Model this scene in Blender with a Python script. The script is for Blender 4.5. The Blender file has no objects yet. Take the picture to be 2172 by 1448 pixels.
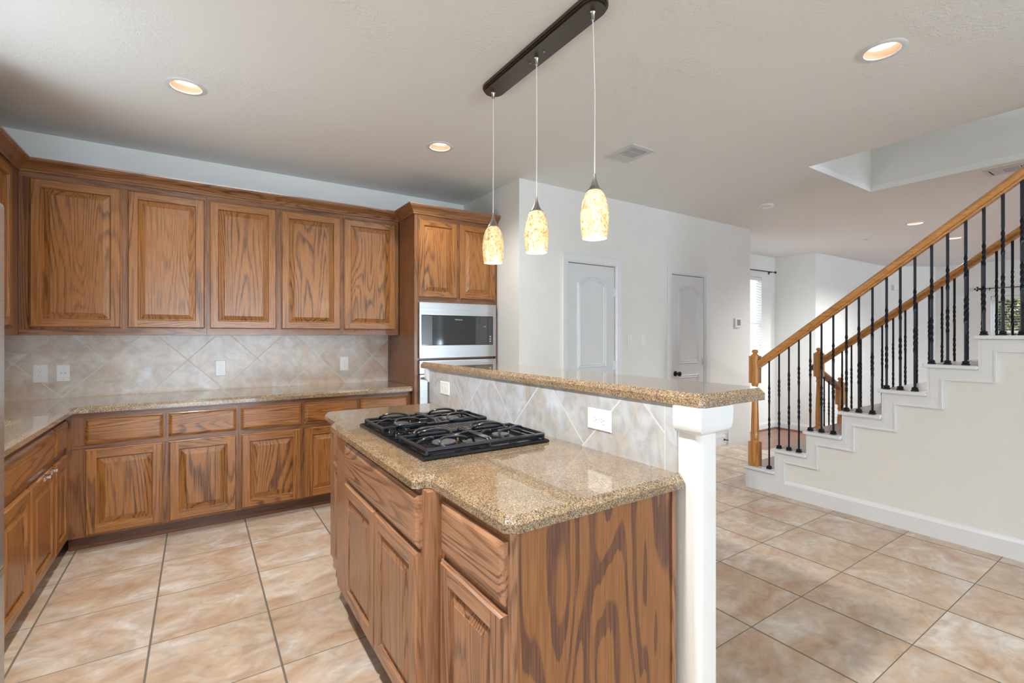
import bpy, bmesh, math, random
from mathutils import Vector, Matrix
random.seed(7)
S = bpy.context.scene
COL = S.collection
H = 1.35
# ------------------------------------------------------------------ camera
cd = bpy.data.cameras.new('camera')
cd.sensor_fit = 'HORIZONTAL'; cd.sensor_width = 36.0
cd.lens = 1007.0 / 2172.0 * 36.0
cd.shift_x = 0.0
cd.shift_y = -(724.0 - 711.5) / 2172.0
cd.clip_start = 0.05; cd.clip_end = 200
cam = bpy.data.objects.new('camera', cd); COL.objects.link(cam)
cam.location = (0, 0, H)
cam.rotation_euler = (math.radians(90), 0, -math.atan2(666, 1007))
S.camera = cam
# ------------------------------------------------------------------ world, exposure
w = bpy.data.worlds.new('world'); S.world = w; w.use_nodes = True
bg = w.node_tree.nodes['Background']
bg.inputs[0].default_value = (0.90, 0.95, 1.0, 1); bg.inputs[1].default_value = 2.2
S.view_settings.view_transform = 'Standard'; S.view_settings.look = 'None'
S.view_settings.gamma = 1.0; S.view_settings.use_curve_mapping = False
S.view_settings.exposure = 0.1
S.cycles.use_denoising = True
S.cycles.max_bounces = 8; S.cycles.diffuse_bounces = 6; S.cycles.glossy_bounces = 4
S.cycles.caustics_reflective = False; S.cycles.caustics_refractive = False
S.cycles.sample_clamp_indirect = 8.0
# ------------------------------------------------------------------ lights (daylight at the window openings and added fill lamps)
def area(name, loc, rot, sx, sy, power, color=(1, 1, 1)):
    l = bpy.data.lights.new(name, 'AREA'); l.shape = 'RECTANGLE'; l.size = sx; l.size_y = sy
    l.energy = power; l.color = color
    o = bpy.data.objects.new(name, l); o.location = loc; o.rotation_euler = rot; COL.objects.link(o); return o
R90 = math.radians(90)
DAY = (0.85, 0.93, 1.01)
UPFILL = (0.74, 0.92, 1.09)  # bluish tint of the added upward fill lamps
def up(d): return math.radians(d)     # lamp tilt; upward tilts added to brighten the ceiling
area('rear_uplight_fill', (0.3, -11.9, 0.6), (R90 + up(58), 0, 0), 5.0, 1.6, 1440, UPFILL)  # added fill lamp behind the viewer, tilted up to brighten the ceiling
area('rear_level_fill', (0.1, -11.6, 1.5), (R90, 0, 0), 4.4, 2.0, 72, DAY)  # added level fill lamp outside the invented rear windows
area('side_uplight_fill', (-1.80, -3.2, 0.9), (0, -R90 - up(55), 0), 1.6, 3.0, 12, UPFILL)  # added upward fill lamp at an unseen opening on the left
area('daylight_sink_window', (-1.50, 2.75, 1.60), (0, -R90 - up(35), 0), 1.1, 1.0, 28, (0.84, 0.92, 1.0))
area('daylight_living_window', (14.3, 1.9, 3.6), (0, up(42), 0), 1.6, 2.0, 260, DAY)
area('daylight_front_window', (7.6, 5.6, 1.7), (-R90, 0, 0), 1.6, 2.0, 85, DAY)
area('far_rear_uplight_fill', (8.5, -11.9, 0.6), (R90 + up(50), 0, 0), 5.0, 1.6, 730, UPFILL)  # added upward fill lamp behind the viewer, for the far room
area('stairwell_fill', (4.8, -0.6, 4.9), (0, 0, 0), 1.0, 2.0, 26, DAY)  # added lamp inside the closed stairwell; no window up there
def lamp(name, kind, loc, power, color, size=0.05, spot=None, rot=(0, 0, 0)):
    l = bpy.data.lights.new(name, kind); l.energy = power; l.color = color
    if kind == 'SPOT': l.spot_size = spot; l.spot_blend = 0.6
    l.shadow_soft_size = size
    o = bpy.data.objects.new(name, l); o.location = loc; o.rotation_euler = rot; COL.objects.link(o)

# ------------------------------------------------------------------ materials
def new_mat(name):
    m = bpy.data.materials.new(name); m.use_nodes = True
    return m, m.node_tree, m.node_tree.nodes['Principled BSDF']
def N(nt, t, **kw):
    n = nt.nodes.new(t)
    for k, v in kw.items(): setattr(n, k, v)
    return n
def rough(b, r, coat=0.0, metal=0.0, spec=0.5):
    b.inputs['Roughness'].default_value = r; b.inputs['Coat Weight'].default_value = coat
    b.inputs['Coat Roughness'].default_value = 0.05
    b.inputs['Metallic'].default_value = metal; b.inputs['Specular IOR Level'].default_value = spec
def plain(name, c, r=0.5, metal=0.0, coat=0.0, spec=0.5, bump=0, bscale=60):
    m, nt, b = new_mat(name)
    n = N(nt, 'ShaderNodeTexNoise'); n.inputs['Scale'].default_value = 9
    g = N(nt, 'ShaderNodeNewGeometry'); nt.links.new(g.outputs['Position'], n.inputs['Vector'])
    rp = N(nt, 'ShaderNodeValToRGB')
    rp.color_ramp.elements[0].color = (c[0] * .965, c[1] * .965, c[2] * .965, 1)
    rp.color_ramp.elements[1].color = (min(1, c[0] * 1.03), min(1, c[1] * 1.03), min(1, c[2] * 1.03), 1)
    nt.links.new(n.outputs['Fac'], rp.inputs['Fac']); nt.links.new(rp.outputs['Color'], b.inputs['Base Color'])
    rough(b, r, coat, metal, spec)
    if bump:
        n2 = N(nt, 'ShaderNodeTexNoise'); n2.inputs['Scale'].default_value = bscale; n2.inputs['Detail'].default_value = 4
        nt.links.new(g.outputs['Position'], n2.inputs['Vector'])
        bp = N(nt, 'ShaderNodeBump'); bp.inputs['Strength'].default_value = bump; bp.inputs['Distance'].default_value = 0.01
        nt.links.new(n2.outputs['Fac'], bp.inputs['Height']); nt.links.new(bp.outputs['Normal'], b.inputs['Normal'])
    return m
def ramp(nt, stops, interp='LINEAR'):
    r = N(nt, 'ShaderNodeValToRGB'); cr = r.color_ramp; cr.interpolation = interp
    while len(cr.elements) < len(stops): cr.elements.new(0.5)
    for e, (p, c) in zip(cr.elements, stops):
        e.position = p; e.color = (*c, 1) if len(c) == 3 else c
    return r
def gr(v): return (v, v, v)
def math_n(nt, op, a, b=None, clamp=False):
    n = N(nt, 'ShaderNodeMath', operation=op); n.use_clamp = clamp
    for i, x in enumerate((a, b)):
        if x is None: continue
        if isinstance(x, (int, float)): n.inputs[i].default_value = x
        else: nt.links.new(x, n.inputs[i])
    return n.outputs[0]
def mixc(nt, fac, a, b, mode='MIX'):
    n = N(nt, 'ShaderNodeMix', data_type='RGBA', blend_type=mode)
    for i, x in ((0, fac), (6, a), (7, b)):
        if isinstance(x, (int, float)): n.inputs[i].default_value = x
        elif isinstance(x, tuple): n.inputs[i].default_value = (*x, 1)
        else: nt.links.new(x, n.inputs[i])
    return n.outputs[2]
def wood(name, axis, seed, light=(0.325, 0.130, 0.033), dark=(0.042, 0.016, 0.007), cross=4.5, grain=0.5, bands=30,
         edge=(0.48, 0.74), fibre=1.0, r=0.33, coat=0.25, varies=True, even=False):
    m, nt, b = new_mat(name)
    g = N(nt, 'ShaderNodeNewGeometry'); oi = N(nt, 'ShaderNodeObjectInfo')
    add = N(nt, 'ShaderNodeVectorMath', operation='MULTIPLY_ADD')
    comb = N(nt, 'ShaderNodeCombineXYZ')
    for i in range(3): nt.links.new(oi.outputs['Random'], comb.inputs[i])
    nt.links.new(comb.outputs[0], add.inputs[0]); add.inputs[1].default_value = (31.0, 17.0, 23.0) if varies else (0, 0, 0)
    base = N(nt, 'ShaderNodeVectorMath', operation='ADD'); base.inputs[1].default_value = (seed * 3.7, seed * 5.1, seed * 2.3)
    nt.links.new(g.outputs['Position'], base.inputs[0]); nt.links.new(base.outputs[0], add.inputs[2])
    def scaled(c, gsc):
        v = [c, c, c]; v[axis] = gsc
        mp = N(nt, 'ShaderNodeVectorMath', operation='MULTIPLY'); mp.inputs[1].default_value = v
        nt.links.new(add.outputs[0], mp.inputs[0]); return mp.outputs[0]
    n1 = N(nt, 'ShaderNodeTexNoise'); n1.inputs['Scale'].default_value = 1; n1.inputs['Detail'].default_value = 1.5
    n1.inputs['Distortion'].default_value = 0.25; n1.inputs['Roughness'].default_value = 0.45
    nt.links.new(scaled(cross, grain), n1.inputs['Vector'])
    n3 = N(nt, 'ShaderNodeTexNoise'); n3.inputs['Scale'].default_value = 1; n3.inputs['Detail'].default_value = 3
    nt.links.new(scaled(160, 7), n3.inputs['Vector'])
    jit = math_n(nt, 'MULTIPLY', n3.outputs['Fac'], 0.022)
    fr = math_n(nt, 'FRACT', math_n(nt, 'MULTIPLY', math_n(nt, 'ADD', n1.outputs['Fac'], jit), bands))
    rp = ramp(nt, [(0.0, gr(0)), (edge[0], gr(0.06)), (edge[1], gr(1)), (0.90, gr(0.95)), (0.97, gr(0))])
    nt.links.new(fr, rp.inputs['Fac'])
    n4 = N(nt, 'ShaderNodeTexNoise'); n4.inputs['Scale'].default_value = 1; n4.inputs['Detail'].default_value = 2
    nt.links.new(scaled(2.6, 0.8), n4.inputs['Vector'])
    amt = ramp(nt, [(0.36, gr(1.0 if even else 0.3)), (0.62, gr(1.0 if even else 0.92))]); nt.links.new(n4.outputs['Fac'], amt.inputs['Fac'])
    fib = ramp(nt, [(0.38, gr(0.0)), (0.62, gr(1))]); nt.links.new(n3.outputs['Fac'], fib.inputs['Fac'])
    k = math_n(nt, 'MULTIPLY', rp.outputs['Color'], amt.outputs['Color'])
    k = math_n(nt, 'MULTIPLY', k, math_n(nt, 'ADD', math_n(nt, 'MULTIPLY', fib.outputs['Color'], 0.45), 0.62), clamp=True)
    lt = (light[0] * 1.15, light[1] * 1.17, light[2] * 1.22); lm = (light[0] * .72, light[1] * .67, light[2] * .6)
    c0 = mixc(nt, fib.outputs['Color'], lt, lm)
    tone = mixc(nt, n4.outputs['Fac'], c0, tuple(x * 0.86 for x in light))
    c1 = mixc(nt, math_n(nt, 'MULTIPLY', k, 0.92 * fibre), tone, dark)
    nt.links.new(c1, b.inputs['Base Color'])
    rough(b, r, coat, spec=0.38); b.inputs['Coat Roughness'].default_value = 0.14
    bp = N(nt, 'ShaderNodeBump'); bp.inputs['Strength'].default_value = 0.15; bp.inputs['Distance'].default_value = 0.002
    bp.invert = True
    nt.links.new(k, bp.inputs['Height']); nt.links.new(bp.outputs['Normal'], b.inputs['Normal'])
    return m
WZ = wood('oak_upright_grain', 2, 1.0)
WZ2 = wood('oak_stile_grain', 2, 6.3, bands=16, cross=8)
WZF = wood('oak_face_frame_grain', 2, 12.6, light=(0.235, 0.095, 0.034), dark=(0.030, 0.012, 0.006), bands=24, cross=6)
WXF = wood('oak_frame_rail_grain', 0, 13.1, light=(0.235, 0.095, 0.034), dark=(0.030, 0.012, 0.006), bands=16, cross=8)
WX = wood('oak_lengthwise_grain', 0, 2.0, cross=6)
WY = wood('oak_crosswise_grain', 1, 3.0, cross=6)
IZ = wood('island_oak_sheen_upright', 2, 4.4, light=(0.36, 0.175, 0.088), dark=(0.075, 0.032, 0.019))  # island oak paler and greyer: window sheen put into the colour
IZ2 = wood('island_oak_sheen_stile', 2, 8.1, light=(0.36, 0.175, 0.088), dark=(0.075, 0.032, 0.019), bands=16, cross=8)
IY = wood('island_oak_sheen_crosswise', 1, 5.2, light=(0.39, 0.20, 0.108), dark=(0.09, 0.04, 0.024), cross=5, bands=20)
PLY = wood('plywood_panel_grain', 2, 9.27, light=(0.285, 0.118, 0.040), dark=(0.085, 0.036, 0.024), cross=6.8, grain=0.95, bands=9, even=True,
           edge=(0.54, 0.58), fibre=1.0, r=0.42, coat=0.1, varies=False)
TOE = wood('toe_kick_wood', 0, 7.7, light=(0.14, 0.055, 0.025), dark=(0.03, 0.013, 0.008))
RAIL = wood('honey_oak_rail', 1, 3.9, light=(0.62, 0.29, 0.085), dark=(0.36, 0.135, 0.03), cross=18, grain=2, bands=5, r=0.28, coat=0.3)
NEWELW = wood('honey_oak_newel', 2, 2.9, light=(0.62, 0.29, 0.085), dark=(0.36, 0.135, 0.03), cross=12, grain=1.2, bands=4, r=0.28, coat=0.3)
TREADW = wood('stair_tread_wood', 0, 4.9, light=(0.22, 0.092, 0.046), dark=(0.09, 0.035, 0.018), cross=8, bands=6, r=0.3)
WALL = plain('wall_paint_cream', (0.73, 0.725, 0.695), 0.6, bump=0.05, bscale=180)
TRIM = plain('trim_paint_white', (0.715, 0.73, 0.74), 0.35)
DOORM = plain('door_paint_white', (0.66, 0.675, 0.69), 0.35)
PLASTIC = plain('white_plastic', (0.78, 0.78, 0.775), 0.3)
DARKP = plain('dark_slot', (0.03, 0.03, 0.03), 0.5)
SLOTP = plain('grey_plug_slot', (0.14, 0.14, 0.14), 0.5)
BRONZE = plain('dark_bronze', (0.035, 0.028, 0.024), 0.3, metal=0.6)
FIXT = plain('brushed_bronze_fixture', (0.115, 0.095, 0.082), 0.3, metal=0.9)
NICKEL = plain('brushed_nickel', (0.42, 0.40, 0.37), 0.28, metal=1.0)
IRON = plain('black_iron', (0.007, 0.009, 0.014), 0.42, spec=0.3)
ENAMEL = plain('black_enamel', (0.006, 0.006, 0.007), 0.12, coat=0.0, spec=0.4)
CASTIRON = plain('black_cast_iron', (0.014, 0.017, 0.023), 0.27, coat=0.3)
BURN = plain('burner_cap_grey', (0.07, 0.07, 0.075), 0.3)
BRASSM = plain('brass_igniter', (0.45, 0.28, 0.10), 0.3, metal=1)
GLASSB = plain('black_glass', (0.012, 0.012, 0.013), 0.06, coat=0.5)
GLASSD = plain('dark_grey_glass', (0.055, 0.056, 0.058), 0.2)
GREYP = plain('grey_print', (0.42, 0.42, 0.42), 0.5)
CORD = plain('clear_cord', (0.72, 0.70, 0.66), 0.3)
CHROME = plain('chrome_metal', (0.75, 0.75, 0.76), 0.12, metal=1)
SINKM = plain('white_sink_enamel', (0.72, 0.76, 0.82), 0.2)
VENTM = plain('vent_metal_white', (0.60, 0.61, 0.62), 0.4)
BAFFLE = plain('can_baffle_cream', (0.62, 0.42, 0.28), 0.45)
def blind_mat():
    m, nt, b = new_mat('white_blind_vinyl'); g = N(nt, 'ShaderNodeNewGeometry')
    n = N(nt, 'ShaderNodeTexNoise'); n.inputs['Scale'].default_value = 20; nt.links.new(g.outputs['Position'], n.inputs['Vector'])
    r = ramp(nt, [(0.3, (0.82, 0.82, 0.82)), (0.7, (0.86, 0.86, 0.86))]); nt.links.new(n.outputs['Fac'], r.inputs['Fac']); nt.links.new(r.outputs['Color'], b.inputs['Base Color'])
    t = N(nt, 'ShaderNodeBsdfTranslucent'); t.inputs[0].default_value = (0.85, 0.85, 0.85, 1)
    mx = N(nt, 'ShaderNodeMixShader'); mx.inputs[0].default_value = 0.7
    nt.links.new(b.outputs[0], mx.inputs[1]); nt.links.new(t.outputs[0], mx.inputs[2])
    nt.links.new(mx.outputs[0], nt.nodes['Material Output'].inputs['Surface']); return m
BLIND = blind_mat()
def steel():
    m, nt, b = new_mat('brushed_stainless')
    g = N(nt, 'ShaderNodeNewGeometry'); mp = N(nt, 'ShaderNodeVectorMath', operation='MULTIPLY'); mp.inputs[1].default_value = (3, 3, 400)
    nt.links.new(g.outputs['Position'], mp.inputs[0])
    n = N(nt, 'ShaderNodeTexNoise'); n.inputs['Scale'].default_value = 1; nt.links.new(mp.outputs[0], n.inputs['Vector'])
    r = ramp(nt, [(0.3, (0.40, 0.40, 0.395)), (0.7, (0.50, 0.50, 0.50))]); nt.links.new(n.outputs['Fac'], r.inputs['Fac'])
    nt.links.new(r.outputs['Color'], b.inputs['Base Color']); rough(b, 0.3, 0, 0.85); return m
STEEL = steel()
def ceiling_mat():
    m, nt, b = new_mat('ceiling_texture_white')
    g = N(nt, 'ShaderNodeNewGeometry')
    b.inputs['Base Color'].default_value = (0.785, 0.805, 0.795, 1); rough(b, 0.7)
    mask = N(nt, 'ShaderNodeTexNoise'); mask.inputs['Scale'].default_value = 2.2; mask.inputs['Detail'].default_value = 2
    nt.links.new(g.outputs['Position'], mask.inputs['Vector'])
    mr = ramp(nt, [(0.44, gr(0.1)), (0.62, gr(1))]); nt.links.new(mask.outputs['Fac'], mr.inputs['Fac'])
    v = N(nt, 'ShaderNodeTexNoise'); v.inputs['Scale'].default_value = 26; v.inputs['Detail'].default_value = 3; v.inputs['Distortion'].default_value = 2.2
    nt.links.new(g.outputs['Position'], v.inputs['Vector'])
    h = math_n(nt, 'MULTIPLY', v.outputs['Fac'], mr.outputs['Color'])
    bp = N(nt, 'ShaderNodeBump'); bp.inputs['Strength'].default_value = 0.4; bp.inputs['Distance'].default_value = 0.012
    nt.links.new(h, bp.inputs['Height']); nt.links.new(bp.outputs['Normal'], b.inputs['Normal']); return m
CEIL = ceiling_mat()
def granite():
    m, nt, b = new_mat('speckled_granite')
    g = N(nt, 'ShaderNodeNewGeometry')
    def cells(sc, off):
        a = N(nt, 'ShaderNodeVectorMath', operation='ADD'); a.inputs[1].default_value = (off, off, off); nt.links.new(g.outputs['Position'], a.inputs[0])
        wv = N(nt, 'ShaderNodeTexNoise'); wv.inputs['Scale'].default_value = 150; nt.links.new(a.outputs[0], wv.inputs['Vector'])
        ds = N(nt, 'ShaderNodeVectorMath', operation='MULTIPLY_ADD'); ds.inputs[1].default_value = (0.006, 0.006, 0.006)
        nt.links.new(wv.outputs['Color'], ds.inputs[0]); nt.links.new(a.outputs[0], ds.inputs[2])
        v = N(nt, 'ShaderNodeTexVoronoi'); v.inputs['Scale'].default_value = sc * 1.75; nt.links.new(ds.outputs[0], v.inputs['Vector'])
        sp = N(nt, 'ShaderNodeSeparateColor'); nt.links.new(v.outputs['Color'], sp.inputs[0]); return sp
    s1 = cells(230, 0.0)
    r1 = ramp(nt, [(0.0, (0.075, 0.065, 0.06)), (0.11, (0.21, 0.16, 0.11)), (0.27, (0.38, 0.245, 0.125)), (0.60, (0.52, 0.335, 0.155)),
                   (0.80, (0.56, 0.42, 0.26)), (0.94, (0.62, 0.55, 0.44))], 'CONSTANT')
    nt.links.new(s1.outputs[0], r1.inputs['Fac'])
    s2 = cells(420, 5.0)
    r2 = ramp(nt, [(0.0, gr(0.35)), (0.10, gr(0.8)), (0.22, gr(1.0)), (0.9, gr(1.15))], 'CONSTANT'); nt.links.new(s2.outputs[1], r2.inputs['Fac'])
    nz = N(nt, 'ShaderNodeTexNoise'); nz.inputs['Scale'].default_value = 14; nt.links.new(g.outputs['Position'], nz.inputs['Vector'])
    rz = ramp(nt, [(0.3, (0.60, 0.60, 0.63)), (0.7, (0.76, 0.77, 0.80))]); nt.links.new(nz.outputs['Fac'], rz.inputs['Fac'])
    c = mixc(nt, 1.0, r1.outputs['Color'], r2.outputs['Color'], 'MULTIPLY'); c = mixc(nt, 1.0, c, rz.outputs['Color'], 'MULTIPLY')
    nt.links.new(c, b.inputs['Base Color']); rough(b, 0.2, 1.0, spec=0.3); b.inputs['Coat Roughness'].default_value = 0.015; b.inputs['Coat IOR'].default_value = 1.53
    return m
GRANITE = granite()
def tile_mat(name, mode, x0, y0, sx, sy, cols, grout, gw=0.004, gw2=0.0025, r=0.35, nscale=5.0, stripes=()):
    """mode 'floor': grid on x,y; 'diagx': 45 degree grid on x,z ; 'diagy': on y,z"""
    m, nt, b = new_mat(name)
    g = N(nt, 'ShaderNodeNewGeometry'); sp = N(nt, 'ShaderNodeSeparateXYZ'); nt.links.new(g.outputs['Position'], sp.inputs[0])
    X, Y, Z = sp.outputs
    if mode == 'floor':
        U = math_n(nt, 'DIVIDE', math_n(nt, 'SUBTRACT', X, x0), sx); V = math_n(nt, 'DIVIDE', math_n(nt, 'SUBTRACT', Y, y0), sy)
        w1, w2 = gw / sx, gw2 / sy
    else:
        A = X if mode == 'diagx' else Y
        U = math_n(nt, 'DIVIDE', math_n(nt, 'SUBTRACT', math_n(nt, 'ADD', A, Z), x0), sx)
        V = math_n(nt, 'DIVIDE', math_n(nt, 'SUBTRACT', math_n(nt, 'SUBTRACT', A, Z), y0), sy)
        w1, w2 = gw * 1.41 / sx, gw * 1.41 / sy
    fu = math_n(nt, 'FRACT', U); fv = math_n(nt, 'FRACT', V)
    du = math_n(nt, 'MINIMUM', fu, math_n(nt, 'SUBTRACT', 1.0, fu)); dv = math_n(nt, 'MINIMUM', fv, math_n(nt, 'SUBTRACT', 1.0, fv))
    gu = math_n(nt, 'LESS_THAN', du, w1); gv = math_n(nt, 'LESS_THAN', dv, w2)
    gm = math_n(nt, 'MAXIMUM', gu, gv)
    for (ax, pos, side) in stripes:          # border strips: plain tile beyond a straight joint
        A = {'x': X, 'y': Y}[ax]
        beyond = math_n(nt, 'GREATER_THAN' if side > 0 else 'LESS_THAN', A, pos)
        gm = math_n(nt, 'MULTIPLY', gm, math_n(nt, 'SUBTRACT', 1.0, beyond))
        ln = math_n(nt, 'LESS_THAN', math_n(nt, 'ABSOLUTE', math_n(nt, 'SUBTRACT', A, pos)), gw * 0.7)
        gm = math_n(nt, 'MAXIMUM', gm, ln)
    cell = N(nt, 'ShaderNodeCombineXYZ'); nt.links.new(math_n(nt, 'FLOOR', U), cell.inputs[0]); nt.links.new(math_n(nt, 'FLOOR', V), cell.inputs[1])
    wn = N(nt, 'ShaderNodeTexWhiteNoise', noise_dimensions='3D'); nt.links.new(cell.outputs[0], wn.inputs['Vector'])
    off = N(nt, 'ShaderNodeVectorMath', operation='MULTIPLY_ADD'); off.inputs[1].default_value = (9, 9, 9)
    nt.links.new(wn.outputs['Color'], off.inputs[0]); nt.links.new(g.outputs['Position'], off.inputs[2])
    st = N(nt, 'ShaderNodeVectorMath', operation='MULTIPLY'); st.inputs[1].default_value = (1.0, 1.35, 1.0)
    nt.links.new(off.outputs[0], st.inputs[0])
    n1 = N(nt, 'ShaderNodeTexNoise'); n1.inputs['Scale'].default_value = nscale; n1.inputs['Detail'].default_value = 7; n1.inputs['Roughness'].default_value = 0.62
    n1.inputs['Distortion'].default_value = 0.8; nt.links.new(st.outputs[0], n1.inputs['Vector'])
    n2 = N(nt, 'ShaderNodeTexNoise'); n2.inputs['Scale'].default_value = nscale * 2.4; n2.inputs['Detail'].default_value = 6; n2.inputs['Distortion'].default_value = 1.6
    nt.links.new(st.outputs[0], n2.inputs['Vector'])
    r1 = ramp(nt, [(0.30, cols[0]), (0.47, cols[1]), (0.58, cols[2]), (0.72, cols[3])]); nt.links.new(n1.outputs['Fac'], r1.inputs['Fac'])
    r2 = ramp(nt, [(0.35, gr(0.86)), (0.5, gr(1.0)), (0.68, gr(1.10))]); nt.links.new(n2.outputs['Fac'], r2.inputs['Fac'])
    c = mixc(nt, 1.0, r1.outputs['Color'], r2.outputs['Color'], 'MULTIPLY')
    tint = ramp(nt, [(0, gr(0.94)), (1, gr(1.05))]); nt.links.new(wn.outputs['Value'], tint.inputs['Fac'])
    c = mixc(nt, 1.0, c, tint.outputs['Color'], 'MULTIPLY')
    c = mixc(nt, gm, c, grout); nt.links.new(c, b.inputs['Base Color'])
    rough(b, r); rr = math_n(nt, 'ADD', math_n(nt, 'MULTIPLY', gm, 0.45), r); nt.links.new(rr, b.inputs['Roughness'])
    hh = math_n(nt, 'SUBTRACT', math_n(nt, 'MULTIPLY', n2.outputs['Fac'], 0.25), gm)
    bp = N(nt, 'ShaderNodeBump'); bp.inputs['Strength'].default_value = 0.3; bp.inputs['Distance'].default_value = 0.004
    nt.links.new(hh, bp.inputs['Height']); nt.links.new(bp.outputs['Normal'], b.inputs['Normal']); return m
FLOORT = tile_mat('floor_tile_tan', 'floor', 0.288, 0.765, 0.463, 0.4585,
                  [(0.46, 0.29, 0.175), (0.55, 0.415, 0.305), (0.60, 0.50, 0.41), (0.74, 0.70, 0.65)], (0.17, 0.145, 0.115), 0.0042, 0.0022, r=0.3, nscale=3.6)
BSP = [(0.58, 0.40, 0.285), (0.58, 0.485, 0.405), (0.62, 0.55, 0.49), (0.68, 0.68, 0.67)]
SPLASH = tile_mat('backsplash_tile', 'diagx', 0.61, -1.71, 0.4835, 0.4835, BSP, (0.66, 0.63, 0.57), 0.003, r=0.3, nscale=4.2)
ISP = [(0.42, 0.355, 0.295), (0.42, 0.41, 0.405), (0.45, 0.46, 0.475), (0.51, 0.54, 0.585)]
SPLASH_I = tile_mat('island_tile', 'diagy', 1.403 + 0.924 - 0.4975, 1.403 - 0.924, 0.4975, 0.4975, ISP, (0.55, 0.55, 0.55), 0.0026, r=0.3, nscale=4.2,
                    stripes=(('y', 1.014, -1), ('y', 2.826, 1)))
WOODF = wood('hardwood_floor', 0, 8.8, light=(0.27, 0.105, 0.048), dark=(0.12, 0.045, 0.02), cross=9, grain=0.8, bands=4, r=0.3)
def shade_mat():
    m, nt, b = new_mat('mottled_amber_glass')
    g = N(nt, 'ShaderNodeNewGeometry'); mp = N(nt, 'ShaderNodeVectorMath', operation='MULTIPLY'); mp.inputs[1].default_value = (55, 55, 38)
    oi = N(nt, 'ShaderNodeObjectInfo'); ad = N(nt, 'ShaderNodeVectorMath', operation='ADD')
    nt.links.new(g.outputs['Position'], mp.inputs[0]); nt.links.new(mp.outputs[0], ad.inputs[0]); nt.links.new(oi.outputs['Random'], ad.inputs[1])
    n = N(nt, 'ShaderNodeTexNoise'); n.inputs['Scale'].default_value = 1.0; n.inputs['Detail'].default_value = 5; n.inputs['Distortion'].default_value = 1.6
    nt.links.new(ad.outputs[0], n.inputs['Vector'])
    r = ramp(nt, [(0.33, (0.48, 0.25, 0.09)), (0.42, (0.74, 0.46, 0.20)), (0.52, (0.88, 0.66, 0.36)), (0.68, (0.96, 0.82, 0.56))])
    nt.links.new(n.outputs['Fac'], r.inputs['Fac'])
    nt.links.new(r.outputs['Color'], b.inputs['Base Color']); nt.links.new(r.outputs['Color'], b.inputs['Emission Color'])
    b.inputs['Emission Strength'].default_value = 0.34; rough(b, 0.12, 0.3); return m
SHADE = shade_mat()
def emis(name, c, s):
    m, nt, b = new_mat(name); b.inputs['Emission Color'].default_value = (*c, 1); b.inputs['Emission Strength'].default_value = s
    b.inputs['Base Color'].default_value = (0.8, 0.8, 0.8, 1); return m
LENS = emis('lit_lamp_lens', (1, 0.97, 0.92), 3.0)
SHADEIN = emis('lit_shade_inside', (1.0, 0.85, 0.60), 0.85)
def glass_mat():
    m, nt, b = new_mat('window_glass')
    t = N(nt, 'ShaderNodeBsdfTransparent'); t.inputs[0].default_value = (0.96, 0.98, 0.97, 1)
    g = N(nt, 'ShaderNodeBsdfGlossy'); g.inputs['Roughness'].default_value = 0.0
    mx = N(nt, 'ShaderNodeMixShader'); mx.inputs[0].default_value = 0.06
    nt.links.new(t.outputs[0], mx.inputs[1]); nt.links.new(g.outputs[0], mx.inputs[2])
    nt.links.new(mx.outputs[0], nt.nodes['Material Output'].inputs['Surface']); return m
GLASS = glass_mat()
def leaf_mat():
    m, nt, b = new_mat('hedge_leaves'); g = N(nt, 'ShaderNodeNewGeometry')
    v = N(nt, 'ShaderNodeTexVoronoi'); v.inputs['Scale'].default_value = 26; nt.links.new(g.outputs['Position'], v.inputs['Vector'])
    sp = N(nt, 'ShaderNodeSeparateColor'); nt.links.new(v.outputs['Color'], sp.inputs[0])
    r = ramp(nt, [(0, (0.006, 0.010, 0.004)), (0.38, (0.03, 0.045, 0.01)), (0.66, (0.14, 0.17, 0.03)), (0.82, (0.42, 0.38, 0.09)), (0.94, (0.62, 0.50, 0.30))], 'CONSTANT')
    nt.links.new(sp.outputs[0], r.inputs['Fac']); nt.links.new(r.outputs['Color'], b.inputs['Base Color']); rough(b, 0.6); return m
LEAFM = leaf_mat()

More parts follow.
